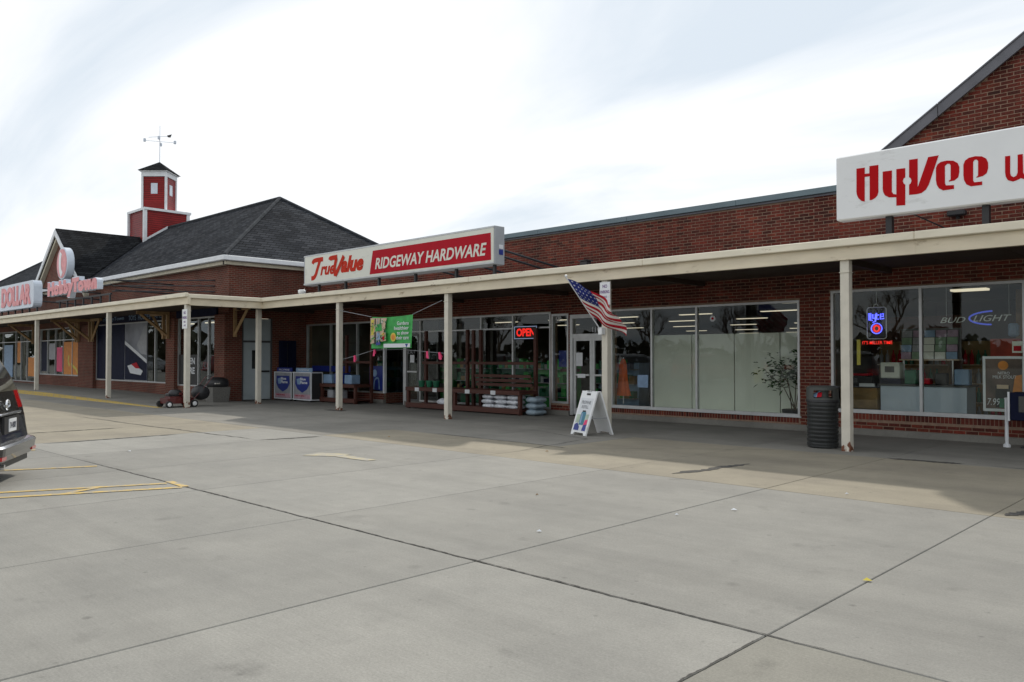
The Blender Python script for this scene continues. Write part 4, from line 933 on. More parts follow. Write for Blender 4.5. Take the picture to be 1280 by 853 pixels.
lp = [(-19.4,13.1,1.44),(-18.8,13.1,1.53),(-17.85,13.1,1.70),(-16.6,13.1,1.71),(-15.6,13.1,1.64),(-14.93,13.1,1.6)]
MB().tube(lp, .006, n=5).build('line', M_grey, stm)
for (x_, z_) in ((-18.75,1.53),(-17.82,1.69),(-15.62,1.63),(-15.15,1.60)):
    m = MB()
    for k in range(3):
        a = random.uniform(-.5,.5); m.quad([(x_-.02,13.09-.01*k,z_+.02),(x_+.05,13.09-.012*k,z_+.03),(x_+.09+a*.1,13.08-.01*k,z_-.09-.03*k),(x_+.0+a*.1,13.085-.01*k,z_-.12-.02*k)])
    m.build('ribbon', M_hotpink, stm)

# ------------------------------------------------------------------ sandwich board
sb = thing('sandwich_board', 'white folding sandwich board with a blue printed cylinder picture by the flag post', 'sign board', (-9.79, 12.38, 0), R(-19))
def board(name, s):
    # leaning panel with feet: plane from (y=s*.31, z=0) to (y=s*.03, z=.84)
    n = Vector((0, s*.84, .28)).normalized(); up = Vector((0, -s*.28, .84)).normalized(); o = Vector((0, s*.31, 0))
    pl = [(-.27,0),(-.27,.885),(-.08,.885),(-.08,.86),(.08,.86),(.08,.885),(.27,.885),(.27,0),(.19,0),(.16,.05),(-.16,.05),(-.19,0)]
    return MB().prism(pl, o-n*.015, (1,0,0), up, n, .03).build(name, M_signwhite, sb, local=True), o, up, n
fp, o, up, n = board('front_panel', -1); bp_, *_ = board('back_panel', 1)
pr = MB().prism([(-.22,.08),(.22,.08),(.22,.74),(-.22,.74)], o+n*.016, (1,0,0), up, n, .002).build('poster', M_paper, fp, local=True)
def on_board(poly, mat, name, dn): MB().prism(poly, o+n*dn, (1,0,0), up, n, .002).build(name, mat, pr, local=True)
on_board([(-.21,.09),(-.03,.09),(-.03,.16),(-.12,.24),(-.21,.2)], M_blue, 'printed_shape', .019)
on_board([(.08,.09),(.21,.09),(.21,.24),(.1,.2)], M_blue, 'printed_shape', .019)
on_board([(.1,.2),(.21,.22),(.21,.32),(.12,.3)], M_hotpink, 'printed_shape', .0195)
on_board([(-.21,.24),(.21,.26),(.21,.42),(-.21,.4)], pm('print_pale_green', (.42,.5,.4), .6, .2, 9), 'printed_shape', .0185)
on_board([(-.07,.2),(.08,.2),(.1,.22),(.1,.44),(.08,.46),(-.05,.46),(-.07,.44)], pm('print_teal', (.05,.2,.28), .5, .2, 9), 'printed_cylinder', .021)
on_board([(-.05,.23),(0,.23),(0,.43),(-.05,.43)], M_ltblue, 'printed_cylinder', .0235)
on_board([(-.04,.46),(.07,.46),(.07,.49),(-.04,.49)], M_ink, 'printed_cylinder', .022)
MB().text('PROPANE', o+n*.019+Vector((-.16,0,0))+up*.62, (1,0,0), up, n, .32, .07, d=.003, bold=.02).build('lettering', M_grey, pr, local=True); MB().text('REFILL', o+n*.019+Vector((-.12,0,0))+up*.53, (1,0,0), up, n, .24, .065, d=.003, bold=.02).build('lettering', M_grey, pr, local=True)
MB().prism([(-.07,.84),(.07,.84),(.07,.80),(-.07,.80)], o+n*.016, (1,0,0), up, n, .002).build('hand_slot', M_ink, fp, local=True)
MB().tube([(-.255,-.2,.33),(-.255,.2,.33)], .008, n=5).tube([(.255,-.2,.33),(.255,.2,.33)], .008, n=5).build('spreader', M_grey, sb, local=True)

# ------------------------------------------------------------------ bins
tb = thing('litter_bin', 'dark ribbed round litter bin with hooded top beside the nearest canopy post', 'litter bin', (-5.62, 13.3, 0))
prof = [(.22,.0),(.245,.02)]
z = .05
while z < .70: prof += [(.245,z),(.252,z+.012),(.252,z+.028),(.238,z+.042)]; z += .066
prof += [(.245,.70),(.25,.72),(.25,.76)]
MB().lathe(prof, (-5.62,13.3,0), n=36).build('ribbed_body', M_blackpl, tb)
MB().lathe([(.252,.755),(.262,.765),(.258,.80)], (-5.62,13.3,0), n=36).build('liner_rim', M_black, tb)
hood = MB(); rd = .255
for k in range(36):
    a0, a1 = R(10*k), R(10*k+10); mid = math.degrees((a0+a1)/2)
    facing = min(abs(mid-q) for q in (115,295)) < 35      # two openings
    p = lambda a, r, z_: (-5.62+r*math.cos(a), 13.3+r*math.sin(a), z_)
    zs_ = ((.78,.83),(.955,1.0)) if facing else ((.78,1.0),)
    for (a_, b_) in zs_: hood.quad([p(a0,rd,a_),p(a1,rd,a_),p(a1,rd,b_),p(a0,rd,b_)])
    if facing: hood.quad([p(a0,rd-.1,.79),p(a1,rd-.1,.79),p(a1,rd-.1,1.0),p(a0,rd-.1,1.0)]).quad([p(a0,rd,.83),p(a1,rd,.83),p(a1,rd-.1,.79),p(a0,rd-.1,.79)])
    hood.quad([p(a0,rd,1.0),p(a1,rd,1.0),p(a1,rd-.05,1.025),p(a0,rd-.05,1.025)]); hood.quad([p(a0,rd-.05,1.025),p(a1,rd-.05,1.025),(-5.62,13.3,1.03)])
hood.build('hood', pm('grey_plastic', (.06,.065,.06), .5, .1, 8), tb)
m = MB().quad([(-5.76,13.10,.85),(-5.62,13.085,.84),(-5.58,13.14,.95),(-5.72,13.15,.9)]); m.build('rubbish', M_ltblue, tb)
m = MB().quad([(-5.63,13.085,.84),(-5.55,13.09,.85),(-5.55,13.12,.92),(-5.62,13.12,.92)]); m.build('rubbish', M_red, tb)
cb = thing('concrete_bin', 'square pebbled concrete bin with a black lid at the brick corner pier', 'litter bin', (-25.75, 12.5, 0))
MB().grid_faces([(x_*s_-25.75, y_*s_+12.5, z_) for (z_, s_) in ((0,.27),(.52,.31)) for (x_, y_) in ((-1,-1),(1,-1),(1,1),(-1,1))], [(0,3,2,1),(4,5,6,7),(0,1,5,4),(1,2,6,5),(2,3,7,6),(3,0,4,7)]).build('bin_body', M_concbin, cb)
MB().lathe([(.33,.52),(.36,.56),(.37,.66),(.33,.76),(.2,.83),(.02,.85)], (-25.75,12.5,0), n=20).build('lid', M_black, cb, smooth=True)
MB().box(-25.45,12.25,.62,-25.36,12.4,.66).build('lid_handle', M_chrome, cb)
# newspaper box and white pipe
nbx = thing('newspaper_box', 'dark blue newspaper box on a pedestal at the right edge of the shop front', 'newspaper box', (-3.0, 15.55, 0))
B(-3.33,15.3,.46,-2.75,15.75,.92,c=.012).build('box_body', M_navy, nbx); B(-3.36,15.29,.45,-3.331,15.32,.93).build('edge_trim', M_white, nbx)
B(-3.2,15.288,.6,-2.85,15.3,.86).build('box_window', M_carglass, nbx); MB().tube([(-3.0,15.55,0),(-3.0,15.55,.46)], .06, n=10).build('pedestal', M_black, nbx); B(-3.2,15.4,0,-2.8,15.7,.03).build('pedestal_foot', M_black, nbx)
wp = thing('white_pipe_post', 'slim white pipe post with a round foot in front of the wine shop window', 'bollard', (-3.41, 15.45, 0))
MB().tube([(-3.41,15.45,0),(-3.41,15.45,.80)], .028, n=12).build('pipe', M_white, wp); MB().lathe([(.055,0),(.055,.04),(.03,.06)], (-3.41,15.45,0), n=14).build('pipe_foot', M_white, wp); MB().lathe([(.03,0),(.034,.0),(.034,.02),(.005,.03)], (-3.41,15.45,.80), n=12).build('pipe_cap', M_white, wp)

# ------------------------------------------------------------------ propane cages
def cage(x0, lab, full_top):
    t = thing('propane_cage', lab, 'gas cage', (x0+.58, 14.9, 0), 0, 'propane cages by the brick return wall')
    L = lambda m, n_, c_: m.build(n_, c_, t, local=True)
    f = MB()
    for xx in (-.57,.54):
        for yy in (-.22,.20): f.box(xx,yy,.05,xx+.03,yy+.03,1.0)
    for zz_ in (.05,.97): f.box(-.54,-.22,zz_,.54,-.19,zz_+.03).box(-.57,-.19,zz_,-.54,.2,zz_+.03).box(.54,-.19,zz_,.57,.2,zz_+.03)
    f.box(-.015,-.215,.08,.015,-.195,.97) if False else None
    L(f, 'frame', M_white)
    L(B(-.54,-.205,.08,.54,-.19,.97), 'front_panel', M_grey)
    sh = [(-.42,.86),(.42,.86),(.45,.6),(.3,.42),(0,.3),(-.3,.42),(-.45,.6)]
    L(MB().prism(sh, (0,-.206,0), XU, ZU, NF, .004), 'printed_shield', M_blue)
    L(MB().prism([(-.35,.76),(-.1,.8),(-.12,.58),(-.3,.58)], (0,-.2105,0), XU, ZU, NF, .003), 'printed_shape', M_ltblue)
    L(MB().text('Blue', (-.12,-.211,.72), XU, ZU, NF, .34, .09, bold=.03, d=.003), 'lettering', M_paper); L(MB().text('Flame', (-.12,-.211,.60), XU, ZU, NF, .44, .1, bold=.03, d=.003), 'lettering', M_paper)
    L(B(-.52,-.210,.1,.52,-.206,.25), 'printed_band', pm('print_pale_pink', (.45,.28,.33), .5, .2, 6)); L(MB().text('TANK EXCHANGE', (-.45,-.212,.17), XU, ZU, NF, .6, .05, d=.003), 'lettering', M_red)
    L(B(-.5,-.15,1.002,.5,-.12,1.14), 'header_panel', M_blue if full_top else M_ltblue); L(MB().text('PROPANE', (-.36,-.1515,1.04), XU, ZU, NF, .7, .06, d=.003), 'lettering', M_paper)
    for xx in (-.28,.02,.3): L(MB().lathe([(.0,.06),(.13,.08),(.14,.12),(.14,.34),(.08,.4),(.08,.45)], (xx,.03,0), n=14), 'gas_bottle', M_signwhite)
    L(B(-.57,-.19,.1,-.565,.2,.96), 'side_mesh', M_ink); L(B(.565,-.19,.1,.57,.2,.96), 'side_mesh', M_ink)
    for xx in (-.5,.5): L(MB().lathe([(.03,-.01),(.03,.01)], (xx,-.18,.03), n=10, ax='x'), 'caster', M_black)
cage(-25.92, 'propane exchange cage nearest the brick return wall with dark blue header', True)
cage(-24.66, 'propane exchange cage with pale header beside the wooden rack', False)

# ------------------------------------------------------------------ wooden display racks
def rack(x0, x1, y0, y1, lab, posts, slats, top=2.3, zd=.63):
    t = thing('display_rack', lab, 'wooden rack', ((x0+x1)/2, (y0+y1)/2, 0), 0, 'stained timber racks along the hardware shop front')
    def P_(n_, *a): B(*a, c=.004).build(n_, M_redwood, t)
    P_('front_board', x0, y0, .03, x1, y0+.04, .17); P_('front_board', x0, y0-.002, zd-.11, x1, y0+.04, zd)
    P_('rear_board', x0, y1-.04, zd-.11, x1, y1, zd); P_('rear_board', x0, y1-.04, 1.30, x1, y1, 1.38); P_('rear_board', x0, y1-.04, .03, x1, y1, .14)
    n_ = max(2, int((y1-y0-.1)/.15))
    for k in range(n_): P_('deck_board', x0+.01, y0+.05+k*(y1-y0-.1)/n_, zd-.03, x1-.01, y0+.05+(k+.9)*(y1-y0-.1)/n_, zd-.005)
    for k in range(n_): P_('shelf_board', x0+.01, y0+.05+k*(y1-y0-.1)/n_, .1, x1-.01, y0+.05+(k+.9)*(y1-y0-.1)/n_, .125)
    for xx in (x0, x1-.09): P_('leg', xx, y0+.042, .0, xx+.09, y0+.13, zd-.032)
    for xx in posts: P_('upright', xx-.045, y1+.002, 0, xx+.045, y1+.09, top)
    for k in range(slats): P_('back_slat', x0+.35, y1-.10-.03*k, zd+.08+.12*k, x1-.1, y1-.075-.03*k, zd+.165+.12*k)
    for xx in (x0, x1-.05): P_('end_board', xx, y0+.13, zd-.10, xx+.05, y1-.042, zd-.034)
    return t
rack(-16.85,-14.25,15.02,15.72, 'wide timber rack with slatted back and white bags on its lower shelf', (-16.75,-16.45,-14.35), 3, 2.28)
rack(-18.95,-16.95,15.05,15.72, 'timber rack without a back standing in front of the exit door', (-18.85,-17.0), 0, 2.3)
rack(-23.5,-21.5,15.0,15.7, 'dark timber rack holding blue boxes beside the propane cages', (-23.0,-21.6), 0, 2.25)
def bag(x, y, z, L, Wd, H, rz, lab, mat=None, grp='white bags stacked on the wide rack'):
    nu_, nv_ = 14, 8; vs = []; fs = []; rnd = random.Random(int(x*1000+z*77))
    def se(c, e): return math.copysign(abs(c)**e, c)
    for j in range(nv_+1):
        ph = -math.pi/2+math.pi*j/nv_
        for i in range(nu_):
            th = 2*math.pi*i/nu_; b_ = 1+rnd.uniform(-.22,.16)
            vs.append((L/2*se(math.cos(ph),.55)*se(math.cos(th),.5), Wd/2*se(math.cos(ph),.55)*se(math.sin(th),.5), H/2+H/2*se(math.sin(ph),.9)*b_*(1-.35*abs(math.cos(th))**4)))
    for j in range(nv_):
        for i in range(nu_): fs.append((j*nu_+i, j*nu_+(i+1)%nu_, (j+1)*nu_+(i+1)%nu_, (j+1)*nu_+i))
    o = MB().grid_faces(vs, fs).build('bag', mat or M_bagw, smooth=True); o.location = (x, y, z); o.rotation_euler = (0,0,rz)
    tag(o, lab, 'bag', grp)
nm = ('bottom', 'second', 'third')
for r_ in range(3):
    for c_ in range(3):
        bag(-15.55+c_*.47+random.uniform(-.03,.03), 15.28, .128+r_*.125, .47, .38, .135, random.uniform(-.08,.08), 'white plastic bag in the %s layer, %s of its row on the wide rack' % (nm[r_], ('left','middle','right')[c_]))
bag(-14.72, 15.3, .505, .47, .38, .12, .1, 'white plastic bag lying topmost on the bag pile')
for r_ in range(3): bag(-14.02, 15.42, .0+r_*.16, .42, .5, .17, 0, 'blue grey bag, %s in the low pile at the right end of the wide rack' % ('bottom','middle','top')[r_], M_bagb, 'blue grey bags beside the wide rack')
bag(-17.35, 15.3, .13, .62, .38, .2, .2, 'single white bag slumped on the lower shelf of the backless rack', None, 'white bag on the backless rack')
for k, (x_, w_, h_, c_) in enumerate(((-23.2,.5,.3,M_ltblue),(-22.55,.45,.35,M_blue),(-22.0,.4,.3,M_ltblue))):
    o = B(x_-w_/2,15.1,.632,x_+w_/2,15.45,.63+h_,c=.02).build('carton', c_); tag(o, ('pale blue carton at the left end of the dark rack','deep blue carton in the middle of the dark rack','pale blue carton at the right end of the dark rack')[k], 'carton', 'cartons on the dark rack')
for k, x_ in enumerate((-23.1,-22.6)):
    o = B(x_-.16,15.15,.128,x_+.16,15.4,.42,c=.015).build('carton', M_grey); tag(o, ('left','right')[k]+' grey carton on the lower shelf of the dark rack', 'carton', 'grey cartons low on the dark rack')
for k, (x_, z_) in enumerate(((-18.4,.56),(-17.6,.56),(-16.2,.56),(-15.2,.56))):
    o = B(x_-.09, 15.003 if k > 1 else 15.032, z_-.05, x_+.09, 15.016 if k > 1 else 15.046, z_+.06).build('price_card', M_paper); tag(o, ('white price card at the left of the backless rack','white price card at the right of the backless rack','white price card at the left of the wide rack','white price card at the right of the wide rack')[k], 'price card', 'price cards on the timber racks')
for k, x_ in enumerate((-18.55,-18.2,-17.9)):
    p_ = thing('flower_pot', ('green plastic pot at the left on the backless rack','green plastic pot in the middle on the backless rack','green plastic pot at the right on the backless rack')[k], 'pot', (x_, 15.35, .626), 0, 'pots on the backless rack')
    MB().lathe([(.07,0),(.10,.16),(.11,.16),(.11,.19),(.09,.19),(.08,.12)], (0,0,0), n=16).build('pot_body', M_dkgreen, p_, local=True)
# blue window prints by the recess
for (x0_, x1_, z0_, z1_) in ((-22.1,-21.33,.42,1.22),(-25.6,-23.2,1.0,1.2)):
    b_ = B(x0_,16.028,z0_,x1_,16.036,z1_).build('window_print', M_blue, hw)
    if x0_ > -23:
        MB().ribbon([(-21.85,.45),(-21.8,.75),(-21.6,.8),(-21.55,.45)], .06, (0,16.027,0), XU, ZU, NF, .002).build('printed_shape', M_ltblue, b_)
        MB().lathe([(.12,0),(.12,-.004)], (-21.8,16.027,.98), n=16, ax='y').build('printed_disc', M_ltblue, b_)

# ------------------------------------------------------------------ lawn mower
lm = thing('lawn_mower', 'red push lawn mower with black engine and grass bag behind the corner post', 'lawn mower', (-24.2, 10.5, .0), R(0))
ml = lambda m, n_, c_, **k: m.build(n_, c_, lm, local=True, **k)
dk = [(-.27,-.42),(.27,-.42),(.31,-.2),(.31,.25),(.2,.4),(-.2,.4),(-.31,.25),(-.31,-.2)]
ml(MB().prism(dk, (0,0,.12), (1,0,0), (0,1,0), (0,0,1), .16), 'deck', M_mowred)
ml(MB().prism([(x_*.75, y_*.75) for x_, y_ in dk], (0,0,.28), (1,0,0), (0,1,0), (0,0,1), .05), 'deck_dome', M_mowred)
ml(MB().lathe([(.17,.33),(.19,.36),(.19,.46),(.13,.52),(.05,.53)], (0,-.08,0), n=18), 'engine', M_black, smooth=True)
ml(B(-.2,-.3,.33,.05,-.1,.42,c=.02), 'fuel_tank', M_black); ml(B(.12,-.05,.36,.2,.1,.44,c=.01), 'air_filter', M_mowred)
for (x_, y_, r_) in ((.33,-.4,.1),(-.33,-.4,.1),(.33,.36,.11),(-.33,.36,.11)):
    wl = ml(MB().lathe([(r_*.6,-.035),(r_,-.03),(r_,.03),(r_*.6,.035)], (x_,y_,r_), n=18, ax='x'), 'wheel', M_rubber)
    s_ = 1 if x_ > 0 else -1
    MB().lathe([(r_*.6,.036*s_),(r_*.3,.042*s_),(.02,.045*s_)], (x_,y_,r_), n=14, ax='x').build('hub', M_signwhite, wl, local=True)
for x_ in (-.22,.22): ml(MB().tube([(x_,.36,.2),(x_,.75,.62),(x_,1.0,.92)], .013, n=7), 'handle_tube', M_mowred)
ml(MB().tube([(-.22,1.0,.92),(.22,1.0,.92)], .016, n=7), 'handle_grip', M_black)
ml(MB().lathe([(.02,-.25),(.2,-.22),(.24,0),(.2,.22),(.02,.25)], (0,.7,.42), n=14, ax='x'), 'grass_bag', M_black, smooth=True)

# ------------------------------------------------------------------ neon, lamp and notices in the windows
op = thing('led_open_sign', 'red lit sign in a pale blue border hanging in the hardware shop glass', 'sign', (-14.9, 15.97, 2.0))
B(-15.32,15.94,1.99,-14.45,15.97,2.36,c=.01).build('sign_case', M_ink, op)
fr = MB().box(-15.3,15.935,2.33,-14.47,15.939,2.345).box(-15.3,15.935,2.005,-14.47,15.939,2.02).box(-15.3,15.935,2.02,-15.285,15.939,2.33).box(-14.485,15.935,2.02,-14.47,15.939,2.33)
fr.build('lit_border', pm('lit_pale_blue', (.4,.5,.7), .5, 0, 2, emit=(.5,.65,1), es=.3), op)
MB().text('OPEN', (-15.22,15.938,2.07), XU, ZU, NF, .68, .22, d=.004, bold=.03).build('lettering', M_neonred, op)
cm_ = thing('globe_camera', 'small round white globe fixed at the top of the narrow window', 'camera', (-13.7, 15.93, 2.52))
bmx = bmesh.new(); bmesh.ops.create_uvsphere(bmx, u_segments=16, v_segments=10, radius=.055); MB().bm(bmx).build('globe', M_signwhite, cm_, local=True, smooth=True); B(-.03,.03,.02,.03,.07,.06).build('mount', M_white, cm_, local=True)
MB().lathe([(.022,0),(.02,-.012)], (.015,-.048,.0), n=12, ax='y').build('lens', M_ink, cm_, local=True)
o = B(-13.92,16.2,1.25,-13.48,16.24,1.68).build('blue_poster', M_blue); tag(o, 'blue square poster inside the narrow window left of the door', 'poster')
o = B(-13.95,16.3,1.12,-13.45,16.5,1.2).build('wood_shelf', M_redwood); tag(o, 'red brown shelf board under the blue poster in the narrow window', 'shelf')
o = B(-11.28,16.03,.78,-10.98,16.04,1.08).build('paper_notice', M_ltblue); tag(o, 'pale notice sheet stuck low on the left pane of the show window', 'notice')
rs = thing('round_sticker', 'small white disc with red centre high on the show window', 'sticker', (-9.25, 16.035, 2.32))
MB().lathe([(.07,0),(.07,-.006)], (-9.25,16.04,2.37), n=20, ax='y').build('disc', M_paper, rs); MB().lathe([(.03,0),(.03,-.004)], (-9.25,16.033,2.37), n=16, ax='y').build('disc_centre', M_red, rs)
og = thing('orange_tunic', 'orange cloth tunic hanging inside the left end of the show window', 'garment', (-11.93, 16.35, .35))
m = MB(); n_ = 20; prof = [(.03,1.12),(.07,1.05),(.10,.95),(.11,.7),(.15,.4),(.19,.2)]
vs = []
for (r_, z_) in prof:
    for k in range(n_): a = 2*math.pi*k/n_; q = 1+.18*math.sin(5*a+z_*3); vs.append((r_*q*math.cos(a), .6*r_*q*math.sin(a), z_))
m.grid_faces(vs, [(j*n_+k, j*n_+(k+1)%n_, (j+1)*n_+(k+1)%n_, (j+1)*n_+k) for j in range(len(prof)-1) for k in range(n_)])
m.build('cloth', pm('orange_cloth', (.55,.10,.02), .8, .2, 8), og, local=True, smooth=True); MB().tube([(0,0,0),(0,0,1.15)], .012, n=6).build('stand', M_white, og, local=True); B(-.1,-.1,-.07,.1,.1,-.05).build('stand_foot', M_white, og, local=True)
lt = thing('blue_neon_sign', 'blue lit Lite neon sign with red ring above a red line of words', 'neon sign', (-5.72, 16.1, 1.75))
m = MB(); cr_ = []
for (cx_, cz2, a0) in ((-5.60,2.42,0),(-5.86,2.42,90),(-5.86,1.91,180),(-5.60,1.91,270)):
    for k in range(5): a = R(a0+k*22.5); cr_.append((cx_+.05*math.cos(a), 16.1, cz2+.05*math.sin(a)))
m.tube(cr_+[cr_[0]], .009, n=6); m.build('outline_tube', M_neonwhite, lt)
B(-5.9,16.115,1.87,-5.56,16.12,2.46).build('backing', M_ink, lt)
m = MB()
for st in ([(-5.87,2.36),(-5.87,2.22)],[(-5.84,2.36),(-5.84,2.22),(-5.80,2.22)],[(-5.80,2.34),(-5.80,2.26),(-5.76,2.26)],[(-5.75,2.34),(-5.75,2.2),(-5.80,2.18)],[(-5.73,2.36),(-5.73,2.24),(-5.69,2.24)],[(-5.76,2.32),(-5.68,2.32)],[(-5.66,2.29),(-5.60,2.29),(-5.60,2.34),(-5.65,2.34),(-5.66,2.24),(-5.59,2.25)]):
    m.tube([(a, 16.095, b) for a, b in st], .012, n=6)
m.tube([(-5.73+.10*math.cos(R(20*k)), 16.095, 2.06+.10*math.sin(R(20*k))) for k in range(19)], .010, n=6); m.build('blue_tube', M_neonblue, lt)
m = MB().tube([(-5.73+.055*math.cos(R(30*k)), 16.095, 2.06+.06*math.sin(R(30*k))) for k in range(13)], .02, n=6); m.build('red_ring', M_neonred, lt)
MB().text("IT'S MILLER TIME", (-6.0,16.098,1.755), XU, ZU, NF, .56, .065, d=.004, bold=.01).build('lettering', M_neonred, lt)
MB().tube([(-5.78,16.1,2.47),(-5.78,16.1,2.52),(-5.73,16.1,2.54),(-5.7,16.1,2.5)], .008, n=5).tube([(-5.73,16.1,2.53),(-5.73,16.1,2.8)], .003, n=4).build('hook', M_neonwhite, lt)
bl = thing('grey_neon_sign', 'unlit Bud Light neon lettering with a blue crescent in the wine shop window', 'neon sign', (-4.0, 16.1, 2.2))
MB().text('BUD', (-4.6,16.1,2.13), XU, ZU, NF, .42, .10, d=.008, shear=.35).build('lettering', M_neonwhite, bl); MB().text('LIGHT', (-4.06,16.1,2.14), XU, ZU, NF, .60, .11, d=.008, shear=.35).build('lettering', M_neonwhite, bl)
MB().tube([(-3.72+.42*math.cos(R(a))*.95, 16.095, 2.2+.12*math.sin(R(a))) for a in range(95, 266, 12)], .016, n=6).build('crescent', pm('dim_blue_tube', (.06,.09,.45), .4, 0, 2, emit=(.1,.15,.9), es=.35), bl)
MB().tube([(-4.5,16.12,2.25),(-4.5,16.12,2.8)], .003, n=4).tube([(-3.5,16.12,2.25),(-3.5,16.12,2.8)], .003, n=4).build('hanger', M_neonwhite, bl)
ps = thing('price_poster', 'white framed dark poster with price standing in the wine shop window', 'poster', (-3.6, 16.14, .56))
B(-3.92,16.12,.55,-3.27,16.16,1.52).build('poster_frame', M_white, ps); pf = B(-3.875,16.112,.6,-3.315,16.119,1.475).build('poster_sheet', pm('poster_gradient', (.10,.065,.05), .5, .5, 3), ps)
MB().prism([(-3.5,.6),(-3.316,.6),(-3.316,1.2),(-3.42,1.18)], (0,16.111,0), XU, ZU, NF, .002).build('printed_beer', M_orange, pf)
MB().box(-3.72,16.107,.62,-3.5,16.11,1.0).build('printed_glass', M_ink, pf); MB().box(-3.7,16.104,.95,-3.52,16.107,1.02).build('printed_foam', M_skin, pf); MB().box(-3.66,16.103,.62,-3.48,16.106,.78).build('printed_carton', M_dkgreen, pf)
MB().lathe([(.08,0),(.08,-.003)], (-3.6,16.111,1.36), n=18, ax='y').build('printed_badge', M_orange, pf)
MB().text('NITRO', (-3.68,16.108,1.2), XU, ZU, NF, .18, .05, d=.002).build('lettering', M_paper, pf); MB().text('MILK STOUT', (-3.76,16.108,1.13), XU, ZU, NF, .36, .055, d=.002).build('lettering', M_paper, pf); MB().text('7.99', (-3.85,16.108,.66), XU, ZU, NF, .2, .12, d=.002, shear=.2).build('lettering', M_paper, pf)
sp_ = thing('fruit_sign', 'small pale card with a red print above the price poster', 'sign', (-3.4, 16.13, 1.6)); B(-3.46,16.12,1.58,-3.3,16.13,1.78).build('card', M_panel, sp_); B(-3.44,16.115,1.61,-3.32,16.119,1.70).build('card_print', M_red, sp_)
o = B(-6.12,16.12,1.35,-6.05,16.13,1.85).build('yellow_notice', M_yel); tag(o, 'narrow yellow notice strip at the left of the wine shop window', 'notice')
ct = thing('shop_counter', 'pale blue grey shop counter with dark top inside the wine shop window', 'counter', (-5.15, 17.2, 0))
B(-5.95,16.9,0,-5.17,17.5,.93,c=.004).build('counter_panel', M_counter, ct); B(-5.165,16.9,0,-4.38,17.5,.93,c=.004).build('counter_panel', M_counter, ct); B(-6.0,16.85,.932,-4.33,17.55,.97,c=.004).build('counter_top', M_blackpl, ct)
pr_ = thing('receipt_printer', 'boxy pale machine with dark slot on the shop counter', 'machine', (-5.78, 17.1, .97)); B(-5.98,16.95,.972,-5.58,17.3,1.08).build('machine_base', M_navy, pr_); B(-5.97,16.95,1.082,-5.6,17.28,1.4,c=.015).build('machine_body', M_panel, pr_); B(-5.88,16.942,1.2,-5.7,16.951,1.32).build('machine_slot', M_dkalu, pr_)
bk = thing('leaflet_rack', 'raised rack of pale leaflets in rows above the shop counter', 'leaflet rack', (-5.1, 17.25, .97))
B(-5.68,17.18,1.44,-4.58,17.42,1.465).build('rack_shelf', M_skin, bk)
for xx in (-5.6,-4.7): B(xx-.012,17.2,.97,xx+.012,17.224,1.44).build('rack_leg', M_white, bk)
rnd = random.Random(9); lm_ = [M_grey, M_ltblue, M_panel, pm('print_mauve', (.35,.25,.33), .6, .2, 9), pm('print_sage', (.2,.3,.2), .6, .2, 9)]
for r_ in range(4):
    for c_ in range(5): B(-5.65+c_*.21,17.2+.03*r_,1.47+.145*r_,-5.65+c_*.21+.19,17.215+.03*r_,1.47+.145*r_+.135).build('leaflet', rnd.choice(lm_), bk)
B(-5.68,17.33,1.466,-4.58,17.35,2.08).build('rack_back', M_dkalu, bk)
tk = thing('low_shelf_unit', 'low tan shelf unit with black boxes left of the shop counter', 'shelf unit', (-6.3, 17.1, 0)); B(-6.75,16.85,.45,-6.0,17.4,.88,c=.01).build('shelf_panel', M_cardboard, tk); B(-6.75,16.83,.882,-6.0,17.42,.90).build('shelf_top', M_black, tk); B(-6.75,16.9,0,-6.0,17.4,.448).build('shelf_recess', M_ink, tk)
o = B(-6.5,16.9,.902,-6.1,17.3,1.12,c=.02).build('black_case', M_black); tag(o, 'black case lying on the low tan shelf unit', 'case')
o = B(-6.55,16.92,1.122,-6.2,17.2,1.17,c=.01).build('red_folder', M_red); tag(o, 'red folder lying on the black case in the window', 'folder')
o = B(-6.35,16.84,.905,-6.05,16.89,.97).build('paper_stack', M_paper); tag(o, 'white paper stack at the front of the low tan shelf', 'paper')
for (x_, w_, h_, c_, nm_, lb_) in ((-5.4,.22,.28,M_dkgreen,'display_box','dark green display box right of the pale machine'),(-5.1,.12,.12,M_red,'red_tin','small red tin on the shop counter'),(-4.85,.2,.22,M_ink,'card_reader','black card reader on the shop counter'),(-4.48,.26,.30,M_ltblue,'gift_bag','blue and white gift bag at the right end of the counter')):
    o = B(x_-w_/2,16.95,.972,x_+w_/2,17.15,.972+h_,c=.015).build(nm_, c_); tag(o, lb_, 'counter item')
o = B(-4.05,17.2,1.4,-3.55,17.25,1.85).build('red_display_board', pm('board_red', (.32,.035,.015), .7, .3, 5)); tag(o, 'red orange display board hanging behind the price poster', 'board')
o = B(-3.85,17.6,1.9,-3.68,17.75,2.15,c=.03).build('water_bottle', M_ltblue); tag(o, 'blue bottle shape standing above the red display board', 'bottle')
